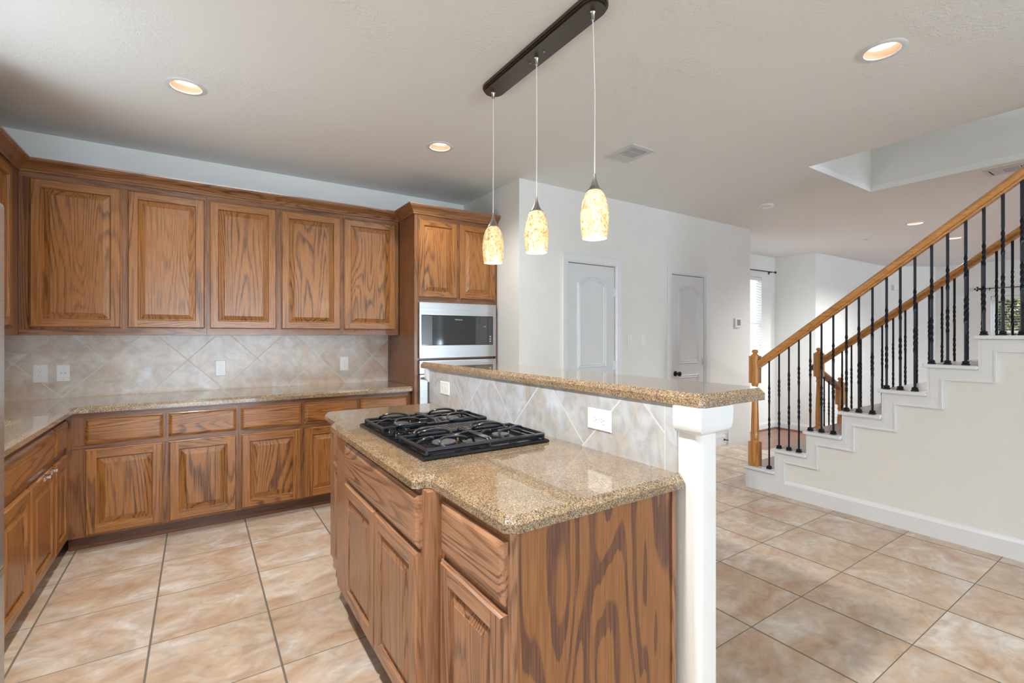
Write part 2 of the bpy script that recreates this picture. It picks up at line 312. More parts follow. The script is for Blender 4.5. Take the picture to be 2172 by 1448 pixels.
# ------------------------------------------------------------------ mesh helpers
class MB:
    def __init__(s): s.v = []; s.f = []; s.m = []
    def face(s, pts, mi=0):
        i = len(s.v); s.v += [tuple(p) for p in pts]; s.f.append(tuple(range(i, i + len(pts)))); s.m.append(mi)
    def add(s, vs, fs, mi=0):
        i = len(s.v); s.v += [tuple(p) for p in vs]
        for f in fs: s.f.append(tuple(i + k for k in f)); s.m.append(mi)
        return s
    def box(s, x0, x1, y0, y1, z0, z1, mi=0, bev=0.0):
        x0, x1 = sorted((x0, x1)); y0, y1 = sorted((y0, y1)); z0, z1 = sorted((z0, z1))
        if bev <= 0:
            v = [(x, y, z) for x in (x0, x1) for y in (y0, y1) for z in (z0, z1)]
            return s.add(v, [(0, 1, 3, 2), (4, 6, 7, 5), (0, 4, 5, 1), (2, 3, 7, 6), (0, 2, 6, 4), (1, 5, 7, 3)], mi)
        b = min(bev, (x1 - x0) / 2.01, (y1 - y0) / 2.01, (z1 - z0) / 2.01)
        bm = bmesh.new(); bmesh.ops.create_cube(bm, size=1)
        bmesh.ops.transform(bm, matrix=Matrix.Translation(((x0 + x1) / 2, (y0 + y1) / 2, (z0 + z1) / 2)) @ Matrix.Diagonal((x1 - x0, y1 - y0, z1 - z0, 1)), verts=bm.verts)
        bmesh.ops.bevel(bm, geom=list(bm.edges), offset=b, segments=2, affect='EDGES', profile=0.6)
        bm.verts.index_update()
        s.add([tuple(v.co) for v in bm.verts], [tuple(v.index for v in f.verts) for f in bm.faces], mi); bm.free(); return s
    def prism(s, poly, fn, a, b, mi=0):
        """poly of (p,q); fn(p,q,t)->xyz ; between t=a and t=b"""
        n = len(poly)
        v = [fn(p, q, a) for p, q in poly] + [fn(p, q, b) for p, q in poly]
        fs = [tuple(range(n)), tuple(range(n, 2 * n))] + [(i, (i + 1) % n, n + (i + 1) % n, n + i) for i in range(n)]
        return s.add(v, fs, mi)
    def tube(s, pts, r, n=8, closed=False, mi=0, flat=None):
        P = [Vector(p) for p in pts]; m = len(P); vs = []
        rr = r if isinstance(r, (list, tuple)) else [r] * m
        ref = None
        for i in range(m):
            t = (P[(i + 1) % m] - P[i - 1]) if closed else (P[min(i + 1, m - 1)] - P[max(i - 1, 0)])
            t.normalize()
            if ref is None:
                ref = Vector((0, 0, 1)) if abs(t.z) < 0.9 else Vector((1, 0, 0))
            a = t.cross(ref); a.normalize(); b = a.cross(t); b.normalize(); ref = b
            for k in range(n):
                th = 2 * math.pi * (k + 0.5) / n
                vs.append(P[i] + (a * math.cos(th) + b * math.sin(th)) * rr[i])
        fs = []
        for i in range(m if closed else m - 1):
            for k in range(n):
                fs.append((i * n + k, i * n + (k + 1) % n, ((i + 1) % m) * n + (k + 1) % n, ((i + 1) % m) * n + k))
        if not closed: fs += [tuple(range(n)), tuple(range((m - 1) * n, m * n))]
        return s.add(vs, fs, mi)
    def lathe(s, prof, c, n=24, axis=2, mi=0, caps=True):
        vs = []
        for r, h in prof:
            for k in range(n):
                th = 2 * math.pi * k / n
                q = [r * math.cos(th), r * math.sin(th), h]
                if axis == 0: q = [h, q[0], q[1]]
                elif axis == 1: q = [q[0], h, q[1]]
                vs.append((c[0] + q[0], c[1] + q[1], c[2] + q[2]))
        m = len(prof); fs = []
        for i in range(m - 1):
            for k in range(n): fs.append((i * n + k, i * n + (k + 1) % n, (i + 1) * n + (k + 1) % n, (i + 1) * n + k))
        if caps: fs += [tuple(range(n)), tuple(range((m - 1) * n, m * n))]
        return s.add(vs, fs, mi)
    def sweep(s, path, prof, nrm, closed=False, mi=0, capends=True):
        """planar path swept by profile (u,v): u to the left of travel in plane, v along nrm; mitred"""
        P = [Vector(p) for p in path]; nv = Vector(nrm).normalized(); m = len(P); vs = []; n = len(prof)
        for i in range(m):
            d0 = (P[i] - P[i - 1]) if (closed or i > 0) else None
            d1 = (P[(i + 1) % m] - P[i]) if (closed or i < m - 1) else None
            if d0 is None: d0 = d1
            if d1 is None: d1 = d0
            d0 = d0.normalized(); d1 = d1.normalized()
            l0 = nv.cross(d0); l1 = nv.cross(d1); mt = (l0 + l1)
            mt.normalize(); k = 1.0 / max(0.3, mt.dot(l0))
            for u, v in prof: vs.append(P[i] + mt * (u * k) + nv * v)
        fs = []
        for i in range(m if closed else m - 1):
            for k in range(n): fs.append((i * n + k, i * n + (k + 1) % n, ((i + 1) % m) * n + (k + 1) % n, ((i + 1) % m) * n + k))
        if not closed and capends: fs += [tuple(range(n)), tuple(range((m - 1) * n, m * n))]
        return s.add(vs, fs, mi)
    def plate(s, outer, holes, fn, a, b, mi=0):
        """flat plate with holes: 2D loops, fn(p,q,t)->xyz, thickness a..b"""
        bm = bmesh.new(); es = []
        for loop in [outer] + list(holes):
            vv = [bm.verts.new((p, q, 0)) for p, q in loop]
            es += [bm.edges.new((vv[i], vv[(i + 1) % len(vv)])) for i in range(len(vv))]
        bmesh.ops.triangle_fill(bm, use_beauty=True, use_dissolve=False, edges=es)
        bm.verts.index_update()
        n = len(bm.verts); co = [tuple(v.co) for v in bm.verts]
        fs = [tuple(v.index for v in f.verts) for f in bm.faces]
        vs = [fn(p, q, a) for p, q, _ in co] + [fn(p, q, b) for p, q, _ in co]
        F = fs + [tuple(n + k for k in f) for f in fs]
        F += [(e.verts[0].index, e.verts[1].index, n + e.verts[1].index, n + e.verts[0].index) for e in bm.edges if len(e.link_faces) == 1]
        bm.free(); return s.add(vs, F, mi)
def rect(a0, a1, b0, b1): return [(a0, b0), (a1, b0), (a1, b1), (a0, b1)]
def circ(x, y, r, n=32): return [(x + r * math.cos(2 * math.pi * k / n), y + r * math.sin(2 * math.pi * k / n)) for k in range(n)]
XY = lambda p, q, t: (p, q, t)
XZ = lambda p, q, t: (p, t, q)
YZ = lambda p, q, t: (t, p, q)
def root_loc(o):
    l = Vector(o.location)
    p = o.parent
    while p is not None: l += Vector(p.location); p = p.parent
    return l
def obj(name, mb, mats, parent=None, smooth=False, label=None, origin=None):
    me = bpy.data.meshes.new(name)
    if not isinstance(mats, (list, tuple)): mats = [mats]
    bm = bmesh.new()
    vv = [bm.verts.new(v) for v in mb.v]
    for f, mi in zip(mb.f, mb.m):
        try:
            q = bm.faces.new([vv[i] for i in f]); q.material_index = mi; q.smooth = smooth
        except ValueError: pass
    bmesh.ops.remove_doubles(bm, verts=list(bm.verts), dist=1e-5)
    bmesh.ops.recalc_face_normals(bm, faces=list(bm.faces))
    xs = [v.co for v in bm.verts]
    if origin is None:
        lo = Vector([min(c[i] for c in xs) for i in range(3)]); hi = Vector([max(c[i] for c in xs) for i in range(3)])
        origin = Vector(((lo.x + hi.x) / 2, (lo.y + hi.y) / 2, lo.z))
    origin = Vector(origin)
    for v in bm.verts: v.co -= origin
    bm.to_mesh(me); bm.free()
    for m in mats: me.materials.append(m)
    if smooth:
        try: me.set_sharp_from_angle(angle=math.radians(40))
        except Exception: pass
    o = bpy.data.objects.new(name, me); COL.objects.link(o)
    if parent is not None:
        o.parent = parent; o.location = origin - root_loc(parent)
    else: o.location = origin
    if label: o['label'] = label
    return o
def struct(name, mb, mats, smooth=False, parent=None):
    o = obj(name, mb, mats, parent, smooth)
    if parent is None: o['kind'] = 'structure'
    return o
def tag(o, label, cat, group=None, kind=None):
    o['label'] = label; o['category'] = cat
    if group: o['group'] = group
    if kind: o['kind'] = kind
    return o
def thing(name, label, cat, loc, group=None):
    o = bpy.data.objects.new(name, None); o.empty_display_size = 0.1; COL.objects.link(o); o.location = loc
    return tag(o, label, cat, group)

# ================================================================== STRUCTURE
CZ = 2.743
YB = 4.52       # kitchen back wall
XL = -1.27      # left wall
cans = [(-0.055, 3.225), (1.488, 3.215), (2.79, 0.938), (7.41, 2.151), (8.981, 2.165)]
# floors
F = MB(); F.plate([(XL, -11.1), (6.5, -11.1), (6.5, 3.01), (5.58, 3.01), (5.58, 3.47), (2.37, 3.47), (2.37, YB), (XL, YB)], [], XY, -0.06, 0)
struct('floor', F, FLOORT)
F = MB(); F.box(5.6, 12.9, -11.1, 4.75, -0.42, -0.30); struct('floor_living_room', F, WOODF)
F = MB(); F.box(5.58, 6.5, 2.99, 3.008, -0.30, -0.062); F.box(5.562, 5.578, 3.01, 3.45, -0.30, -0.062); F.box(6.48, 6.498, -11.1, 2.99, -0.30, -0.062)
struct('trim_5', F, TRIM)
cans_added = [(-0.055, 0.938), (-0.055, -1.35), (1.37, -1.35)]  # unseen ceiling lights, added to brighten the left floor
# ceiling
C = MB(); C.plate(rect(XL - 0.15, 12.9, -11.2, 4.9), [rect(4.205, 5.435, -2.4, 1.92)] + [circ(x, y, 0.077) for x, y in cans + cans_added], XY, CZ, CZ + 0.05)
struct('ceiling', C, CEIL)
C = MB()
for (x0, x1, y0, y1) in ((4.12, 4.205, -2.5, 2.0), (5.435, 5.52, -2.5, 2.0), (4.205, 5.435, 1.92, 2.0), (4.205, 5.435, -2.5, -2.4)):
    C.box(x0, x1, y0, y1, CZ + 0.05, 5.1)
C.box(4.12, 5.52, -2.5, 2.0, 5.1, 5.2)
# stairwell lining reaching down to the ceiling opening
struct('wall_stairwell', C, WALL)
# walls
Wm = MB(); Wm.box(XL - 0.12, 2.55, YB, YB + 0.12, 0, CZ); struct('wall_back', Wm, WALL)
Wm = MB(); Wm.plate([(-11.1, 0), (YB, 0), (YB, CZ), (-11.1, CZ)], [rect(2.3, 3.2, 1.12, 2.2), rect(-4.7, -1.7, 0.5, 2.3)], YZ, XL - 0.12, XL); struct('wall_left', Wm, WALL)  # longer unseen opening added to let in side light
Wm = MB()
Wm.plate([(2.372, 0), (2.93, 0), (2.93, 2.053), (3.56, 2.053), (3.56, 0), (4.445, 0), (4.445, 2.046), (5.055, 2.046), (5.055, 0), (5.60, 0), (5.60, -0.30), (6.04, -0.30), (6.04, CZ), (2.372, CZ)],
         [], XZ, 3.47, 3.59)
Wm.box(2.372, 2.49, 3.59, YB, 0, CZ)
struct('wall_doors', Wm, WALL)
Wm = MB(); Wm.box(2.5, 6.04, 4.1, 4.2, 0, CZ); Wm.box(3.95, 4.05, 3.6, 4.1, 0, CZ); struct('wall_closet', Wm, WALL)
Wm = MB(); Wm.plate([(5.95, -0.30), (8.63, -0.30), (8.63, CZ), (5.95, CZ)], [rect(7.3, 8.19, 0.75, 2.36)], XZ, 4.5, 4.62); struct('wall_front', Wm, WALL)
Wm = MB(); Wm.box(8.63, 11.38, 3.83, 3.95, -0.30, CZ); Wm.box(8.63, 8.75, 3.95, 4.62, -0.30, CZ); struct('wall_living_side', Wm, WALL)
Wm = MB(); Wm.prism([(11.38, 3.83), (12.45, 3.29), (12.60, 3.29), (12.6, 3.6), (11.38, 3.95)], XY, -0.30, CZ); struct('wall_living_corner', Wm, WALL)
Wm = MB(); Wm.plate([(-11.1, -0.30), (3.29, -0.30), (3.29, CZ), (-11.1, CZ)], [rect(1.3, 2.49, 0.75, 2.09)], YZ, 12.48, 12.6); struct('wall_living_far', Wm, WALL)
Wm = MB(); Wm.plate([(XL, 0), (12.6, 0), (12.6, CZ), (XL, CZ)], [rect(-1.0, 0.85, 0.15, 2.35), rect(1.05, 2.9, 0.15, 2.35), rect(6.2, 8.2, 0.15, 2.35), rect(8.6, 10.8, 0.15, 2.35)], XZ, -11.2, -11.1)
struct('wall_rear', Wm, WALL)
# frames of the unseen rear windows, added to let light in
for n, (a, b_) in enumerate(((-1.0, 0.85), (1.05, 2.9), (6.2, 8.2), (8.6, 10.8))):
    f = MB(); f.plate(rect(a, b_, 0.15, 2.35), [rect(a + 0.06, (a + b_) / 2 - 0.03, 0.21, 2.29), rect((a + b_) / 2 + 0.03, b_ - 0.06, 0.21, 2.29)], XZ, -11.17, -11.12)
    struct('window_%d' % (n + 4), f, TRIM)

# backsplash
B = MB(); B.box(XL, 1.540, YB - 0.01, YB, 0.914, 1.352); struct('trim_1', B, SPLASH)
# baseboards
def bb(name, pts, h=0.13):
    m = MB(); m.sweep(pts, [(0, 0), (0.014, 0), (0.014, h - 0.03), (0.009, h - 0.012), (0.006, h), (0, h)], (0, 0, 1)); struct(name, m, TRIM)
bb('baseboard_doors', [(4.36, 3.47, 0), (3.655, 3.47, 0)][::1])
bb('baseboard_closet', [(5.575, 3.47, 0), (5.145, 3.47, 0)])
bb('baseboard_return', [(2.84, 3.47, 0), (2.372, 3.47, 0), (2.372, 3.84, 0)])
bb('baseboard_lower', [(6.04, 3.47, -0.30), (5.60, 3.47, -0.30)])
bb('baseboard_front', [(8.63, 3.83, -0.30), (8.63, 4.5, -0.30), (5.95, 4.5, -0.30)])
bb('baseboard_living', [(12.48, -2.5, -0.30), (12.48, 3.29, -0.30), (11.38, 3.83, -0.30), (8.63, 3.83, -0.30)])
m = MB(); m.box(5.505, 5.520, 3.440, 3.456, 0, 0.17); struct('trim_2', m, TRIM)
# dark shoe strip at the sunken floor edge
m = MB(); m.sweep([(12.46, -2.5, -0.30), (12.46, 3.27, -0.30), (11.37, 3.81, -0.30), (8.61, 3.81, -0.30), (8.61, 4.48, -0.30), (5.95, 4.48, -0.30)], [(0, 0), (0.018, 0), (0.012, 0.016), (0, 0.02)], (0, 0, 1)); struct('trim_3', m, TREADW)

# ---- interior doors
def int_door(n, x0, x1, cx0, cx1, top, ctop, pu0, pu1, zsp, zpk, knob):
    """slab x0..x1 ; casing outside cx0..cx1"""
    yf = 3.475
    d = MB(); d.box(x0, x1, yf, yf + 0.035, 0.008, top)
    def arch(a0, a1, b0, b1, bp):
        pts = [(a0, b0), (a1, b0), (a1, b1)]
        K = 14
        if bp > b1:
            for k in range(1, K):
                t = k / K; pts.append((a1 + (a0 - a1) * t, b1 + (bp - b1) * (math.sin(math.pi * t) ** 0.8)))
        pts.append((a0, b1)); return pts
    for (b0, b1, bp) in ((zsp[0], zsp[1], zpk), (0.22, 0.90, 0.90)):
        o_ = arch(pu0, pu1, b0, b1, bp)
        d.sweep([(p, yf, q) for p, q in o_], [(0, 0), (0.0, 0.001), (0.012, 0.012), (0.022, 0.004), (0.034, 0.009), (0.042, 0.0)], (0, -1, 0), closed=True)
    D = struct('door_%d' % n, d, DOORM)
    c = MB(); wcs = 0.075
    path = [(cx1 - wcs, 3.47, 0), (cx1 - wcs, 3.47, ctop - wcs), (cx0 + wcs, 3.47, ctop - wcs), (cx0 + wcs, 3.47, 0)]
    c.sweep(path, [(0, 0), (0, 0.008), (-0.012, 0.014), (-0.05, 0.020), (-0.07, 0.022), (-wcs, 0.018), (-wcs, 0)], (0, -1, 0))
    # jamb
    c.box(cx0 + wcs - 0.018, cx0 + wcs - 0.002, 3.47, 3.59, 0, ctop - wcs - 0.005); c.box(cx1 - wcs + 0.002, cx1 - wcs + 0.018, 3.47, 3.59, 0, ctop - wcs - 0.005)
    obj('door_casing', c, TRIM, D)
    for z in (1.745, 1.0, 0.25):
        h = MB(); h.lathe([(0.008, 0), (0.008, 0.09)], (x1 + 0.006, 3.460, z), 8); h.box(x1 - 0.022, x1 + 0.02, 3.466, 3.474, z, z + 0.09)
        obj('hinge', h, TRIM, D)
    if knob:
        k = MB(); k.lathe([(0.001, -0.004), (0.031, -0.004), (0.030, -0.010), (0.012, -0.016), (0.011, -0.038), (0.020, -0.045), (0.028, -0.056), (0.026, -0.068), (0.012, -0.075), (0.001, -0.076)],
                          (x0 + 0.07, yf, 0.918), 20, axis=1)
        obj('door_knob', k, BRONZE, D, smooth=True, label='dark bronze round knob')
        k = MB(); k.box(x0 - 0.001, x0 + 0.003, yf - 0.004, yf + 0.005, 0.885, 0.955); obj('latch_plate', k, BRONZE, D, label='dark latch plate')
    return D
int_door(1, 2.938, 3.552, 2.855, 3.642, 2.045, 2.134, 3.051, 3.441, (1.033, 1.862), 1.932, True)
int_door(2, 4.450, 5.048, 4.373, 5.150, 2.038, 2.127, 4.567, 4.955, (1.023, 1.855), 1.925, True)

# ---- windows (left over sink, front, living far) with blinds as things
def blind(name, label, fn, a0, a1, z0, z1, parent_loc, tilt=0.25, pitch=0.044):
    t = thing(name, label, 'blinds', parent_loc)
    h = MB()
    def bx(mb, p0, p1, t0, t1, q0, q1):
        v = [fn(p, q, t) for p in (p0, p1) for t in (t0, t1) for q in (q0, q1)]
        mb.add(v, [(0, 1, 3, 2), (4, 6, 7, 5), (0, 4, 5, 1), (2, 3, 7, 6), (0, 2, 6, 4), (1, 5, 7, 3)])
    bx(h, a0, a1, 0.0, 0.05, z1 - 0.055, z1); obj('head_rail', h, TRIM, t)
    s = MB(); z = z1 - 0.085
    while z > z0 + 0.03:
        s.prism([(-0.022, -tilt * 0.022 + 0.0012), (0.022, tilt * 0.022 + 0.0012), (0.022, tilt * 0.022 - 0.0012), (-0.022, -tilt * 0.022 - 0.0012)],
                lambda u, v, tt, zz=z: fn(tt, zz + v, 0.025 + u), a0 + 0.004, a1 - 0.004)
        z -= pitch
    o = obj('slats', s, BLIND, t)
    s = MB()
    for p in (a0 + 0.09, (a0 + a1) / 2, a1 - 0.09):
        s.box(*sum(([min(a, b), max(a, b)] for a, b in zip(fn(p - 0.0012, z0 + 0.01, 0.0), fn(p + 0.0012, z1 - 0.05, 0.002))), []))
    obj('ladder_cord', s, TRIM, t)
    s = MB(); bx(s, a0 + 0.002, a1 - 0.002, 0.005, 0.045, z0 + 0.005, z0 + 0.025); obj('bottom_rail', s, TRIM, t)
def win_frame(n, fn, a0, a1, z0, z1, ta, tb):
    f = MB(); mid = (z0 + z1) / 2
    f.plate(rect(a0, a1, z0, z1), [rect(a0 + 0.045, a1 - 0.045, z0 + 0.045, mid - 0.02), rect(a0 + 0.045, a1 - 0.045, mid + 0.02, z1 - 0.045)], fn, ta, tb)
    W_ = struct('window_%d' % n, f, TRIM)
    g = MB(); g.plate(rect(a0 + 0.04, a1 - 0.04, z0 + 0.04, z1 - 0.04), [], fn, (ta + tb) / 2 - 0.002, (ta + tb) / 2 + 0.002); obj('pane', g, GLASS, W_)
win_frame(1, lambda p, q, t: (p, t, q), 7.3, 8.19, 0.75, 2.36, 4.57, 4.61)
win_frame(2, lambda p, q, t: (t, p, q), 1.3, 2.49, 0.75, 2.09, 12.55, 12.59)
win_frame(3, lambda p, q, t: (t, p, q), 2.3, 3.2, 1.12, 2.2, XL - 0.11, XL - 0.07)
blind('window_blinds', 'white slatted blinds on the bright narrow window past the end of the door wall', lambda p, q, t: (p, 4.50 + t, q), 7.31, 8.18, 0.75, 2.355, (7.745, 4.52, 0.75), tilt=0.7, pitch=0.046)
blind('window_blinds', 'white slatted blinds with leaves behind, on the far right window', lambda p, q, t: (12.485 + t, p, q), 1.31, 2.48, 0.75, 2.085, (12.5, 1.9, 0.75), tilt=0.02, pitch=0.047)
def curtain_rod(label, p0, p1, wallv, finial_at, fancy):
    t = thing('curtain_rod', label, 'curtain rod', p0)
    m = MB(); m.tube([p0, p1], 0.008, 8); obj('rod', m, BRONZE, t, smooth=True)
    for q in finial_at:
        m = MB()
        if fancy:
            for dx, dy, dz, r in ((0, 0.02, 0, 0.022), (0, 0.055, 0.028, 0.018), (0, 0.06, -0.024, 0.018), (0, 0.09, 0.0, 0.016), (0.02, 0.05, 0, 0.016)):
                m.lathe([(0.001, -r), (r * 0.7, -r * 0.7), (r, 0), (r * 0.7, r * 0.7), (0.001, r)], (q[0] + dx, q[1] + dy, q[2] + dz), 10)
        else:
            m.lathe([(0.001, -0.022), (0.015, -0.016), (0.022, 0), (0.015, 0.016), (0.001, 0.022)], q, 12)
        obj('finial', m, BRONZE, t, smooth=True)
        b = MB(); v = Vector(wallv)
        q2 = Vector(q) + (Vector(p0) + Vector(p1) - 2 * Vector(q)).normalized() * 0.1
        b.tube([q2, q2 + v * 0.075], 0.007, 6); b.tube([q2 + v * 0.06 + Vector((0, 0, -0.035)), q2 + v * 0.06 + Vector((0, 0, 0.02))], 0.009, 6); obj('bracket', b, BRONZE, t)
curtain_rod('dark thin curtain rod with ball end over the narrow window beyond the door wall', (7.0, 4.42, 2.455), (8.47, 4.42, 2.462), (0, 1, 0), [(8.49, 4.42, 2.462)], False)
curtain_rod('dark curtain rod with leafy end ornament over the far right window', (12.40, 2.60, 2.235), (12.40, 1.0, 2.235), (1, 0, 0), [(12.40, 2.60, 2.235)], True)

# hedge outside the living room window
def hedge():
    bm = bmesh.new()
    rnd = random.Random(3)
    for k in range(26):
        x, y, z, r = 15.2 + rnd.random() * 1.2, -0.6 + rnd.random() * 5.4, -0.1 + rnd.random() * 3.2, 0.45 + rnd.random() * 0.4
        mtx = Matrix.Translation((x, y, z)) @ Matrix.Diagonal((r, r, r, 1))
        q = bmesh.ops.create_icosphere(bm, subdivisions=3, radius=1.0, matrix=mtx)
        for v in q['verts']:
            d = (v.co - Vector((x, y, z))); v.co = Vector((x, y, z)) + d * (0.8 + 0.45 * rnd.random())
    for k in range(15000):
        c = Vector((14.6 + rnd.random() * 1.0, -0.8 + rnd.random() * 5.6, 0.0 + rnd.random() * 3.2)); s = 0.02 + 0.03 * rnd.random()
        a = Vector((rnd.uniform(-1, 1), rnd.uniform(-1, 1), rnd.uniform(-1, 1))).normalized(); b = a.orthogonal().normalized()
        vs = [bm.verts.new(c + a * s), bm.verts.new(c + b * s * 0.5), bm.verts.new(c - a * s), bm.verts.new(c - b * s * 0.5)]
        bm.faces.new(vs)
    me = bpy.data.meshes.new('hedge'); bm.to_mesh(me); bm.free(); me.materials.append(LEAFM)
    o = bpy.data.objects.new('hedge', me); COL.objects.link(o)
    tag(o, 'sunlit green and yellow hedge seen through the far right window', 'hedge', kind='stuff')
hedge()
g = MB(); g.box(12.9, 22, -8, 10, -0.5, -0.35); struct('floor_garden', g, plain('garden_grass', (0.10, 0.14, 0.04), 0.8))

# ================================================================== CABINETS
def mapper(kind, plane):
    """returns fn(u,w,v): u along run, w height, v outwards"""
    if kind == 'B': return lambda u, w_, v: (u, plane - v, w_)      # faces -Y
    if kind == 'L': return lambda u, w_, v: (plane + v, u, w_)      # faces +X
    if kind == 'I': return lambda u, w_, v: (plane - v, u, w_)      # faces -X
def raised_door(fn, u0, u1, w0, w1, mats, parent, fw=0.055, name='door'):
    m = MB()
    def P(i, v, k):   # corner k at inset i
        return fn((u0 + i) if k in (0, 3) else (u1 - i), (w0 + i) if k in (0, 1) else (w1 - i), v)
    def ring(i0, v0, i1, v1, mi_side, mi_top):
        for k in range(4):
            k2 = (k + 1) % 4
            m.face([P(i0, v0, k), P(i0, v0, k2), P(i1, v1, k2), P(i1, v1, k)], mi_top if k in (0, 2) else mi_side)
    m.face([P(0, 0, k) for k in range(4)], 0)
    ring(0, 0, 0, 0.012, 0, 1); ring(0, 0.012, 0.004, 0.0135, 0, 1); ring(0.004, 0.0135, 0.008, 0.020, 0, 1)
    a, b = 0.008, fw
    for (ua, ub, wa, wb, mi) in ((u0 + a, u0 + b, w0 + a, w1 - a, 0), (u1 - b, u1 - a, w0 + a, w1 - a, 0), (u0 + b, u1 - b, w0 + a, w0 + b, 1), (u0 + b, u1 - b, w1 - b, w1 - a, 1)):
        m.face([fn(ua, wa, 0.02), fn(ub, wa, 0.02), fn(ub, wb, 0.02), fn(ua, wb, 0.02)], mi)
    ring(b, 0.020, b + 0.004, 0.014, 0, 1); ring(b + 0.004, 0.014, b + 0.006, 0.007, 2, 2); ring(b + 0.006, 0.007, b + 0.010, 0.007, 2, 2)
    ring(b + 0.010, 0.007, b + 0.040, 0.0165, 2, 2); ring(b + 0.040, 0.0165, b + 0.042, 0.0185, 2, 2)
    m.face([P(b + 0.042, 0.0185, k) for k in range(4)], 2)
    return obj(name, m, mats, parent)
def slab(fn, u0, u1, w0, w1, mat, parent, name='drawer', groove=True):
    m = MB()
    def P(i, v, k):
        return fn((u0 + i) if k in (0, 3) else (u1 - i), (w0 + i) if k in (0, 1) else (w1 - i), v)
    steps = [(0, 0), (0, 0.011), (0.004, 0.0125), (0.013, 0.019), (0.020, 0.0205)]
    m.face([P(0, 0, k) for k in range(4)])
    for (i0, v0), (i1, v1) in zip(steps, steps[1:]):
        for k in range(4):
            k2 = (k + 1) % 4; m.face([P(i0, v0, k), P(i0, v0, k2), P(i1, v1, k2), P(i1, v1, k)])
    m.face([P(*steps[-1], k) for k in range(4)])
    return obj(name, m, mat, parent)
def boxfn(mb, fn, u0, u1, w0, w1, v0, v1, mi=0):
    v = [fn(u, w_, t) for u in (u0, u1) for t in (v0, v1) for w_ in (w0, w1)]
    mb.add(v, [(0, 1, 3, 2), (4, 6, 7, 5), (0, 4, 5, 1), (2, 3, 7, 6), (0, 2, 6, 4), (1, 5, 7, 3)], mi)
def cabinet(name, label, kind, plane, u0, u1, w0, w1, depth, doors, drawers, mats, group=None, toe=False, rails=(), cat='cabinet', toeplane=0.085, hollow=False):
    """mats: stile, rail, panel ; plane = face frame front"""
    fn = mapper(kind, plane)
    c = fn((u0 + u1) / 2, 0 if toe else w0, -depth / 2)
    t = thing(name, label, cat, c, group)
    b = MB()
    if hollow:
        boxfn(b, fn, u0 + 0.0002, u1 - 0.0002, 0.10, w1, -0.02, 0); boxfn(b, fn, u0 + 0.0002, u1 - 0.0002, 0.10, 0.12, -depth, -0.02)
        boxfn(b, fn, u0 + 0.0002, u0 + 0.019, 0.12, w1, -depth, -0.02); boxfn(b, fn, u1 - 0.019, u1 - 0.0002, 0.12, w1, -depth, -0.02)
    else: boxfn(b, fn, u0 + 0.0002, u1 - 0.0002, 0.10 if toe else w0, w1, -depth, 0)
    for (a0, a1, z0, z1) in rails: boxfn(b, fn, a0, a1, z0, z1, 0.0, 0.0012, 1)
    obj('body', b, [WZF, WXF], t)
    if toe:
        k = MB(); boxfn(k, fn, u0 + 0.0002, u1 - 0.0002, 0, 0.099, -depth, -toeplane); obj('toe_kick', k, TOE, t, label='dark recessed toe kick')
    for (a0, a1, z0, z1) in drawers: slab(fn, a0, a1, z0, z1, mats[1], t)
    for (a0, a1, z0, z1) in doors: raised_door(fn, a0, a1, z0, z1, mats, t)
    return t
MB_ = [WZ2, WX, WZ]
FB = 3.915    # base frame front on back wall
UF = 4.21     # upper frame front
zt, zb = 2.355, 1.402
# uppers on back wall
def upper(label, u0, u1, doors):
    return cabinet('wall_cabinet', label, 'B', UF, u0, u1, 1.354, 2.47, YB - UF - 0.012, [(a, b, zb, zt) for a, b in doors], [], MB_,
                   'oak wall cabinets above the back counter', rails=((u0 + 0.002, u1 - 0.002, 1.356, 1.392), (u0 + 0.002, u1 - 0.002, 2.36, 2.39)))
upper('wide two-door oak wall cabinet in the left corner above the two white wall plates', -0.944, 0.055, [(-0.892, -0.439), (-0.406, 0.042)])
upper('two-door oak wall cabinet above the middle outlet of the back wall', 0.0555, 1.0315, [(0.071, 0.522), (0.558, 1.018)])
upper('single-door oak wall cabinet right beside the tall oven cabinet', 1.032, 1.535, [(1.045, 1.501)])
# left wall uppers
XF = -0.945
t = cabinet('wall_cabinet', 'oak wall cabinet cut off at the left edge, at right angles to the row', 'L', XF, 3.32, 4.518, 1.354, 2.47, abs(XL - XF) - 0.002,
        [(3.33, 3.66, 1.405, zt), (3.69, 4.02, 1.405, zt)], [], [WZ2, WY, WZ], rails=((3.32, 4.2, 1.356, 1.392),))
# base cabinets back wall
D0, D1, E0, E1 = 0.112, 0.643, 0.675, 0.834
def base(label, u0, u1, cols):
    return cabinet('base_cabinet', label, 'B', FB, u0, u1, 0, 0.872, YB - FB - 0.002, [(a, b, D0, D1) for a, b in cols], [(a, b, E0, E1) for a, b in cols], MB_,
                   'oak base cabinets under the back counter', toe=True,
                   rails=((u0 + 0.03, u1 - 0.002, 0.102, 0.11), (u0 + 0.03, u1 - 0.002, 0.645, 0.673), (u0 + 0.03, u1 - 0.002, 0.836, 0.870)))
base('oak base cabinet in the left corner, two drawers over two doors', -0.6755, 0.242, [(-0.583, -0.193), (-0.163, 0.228)])
base('oak base cabinet with two drawers over two doors, left of the island corner', 0.2425, 1.0945, [(0.257, 0.655), (0.680, 1.085)])
base('oak base cabinet mostly hidden behind the island, beside the oven tower', 1.095, 1.535, [(1.104, 1.506)])
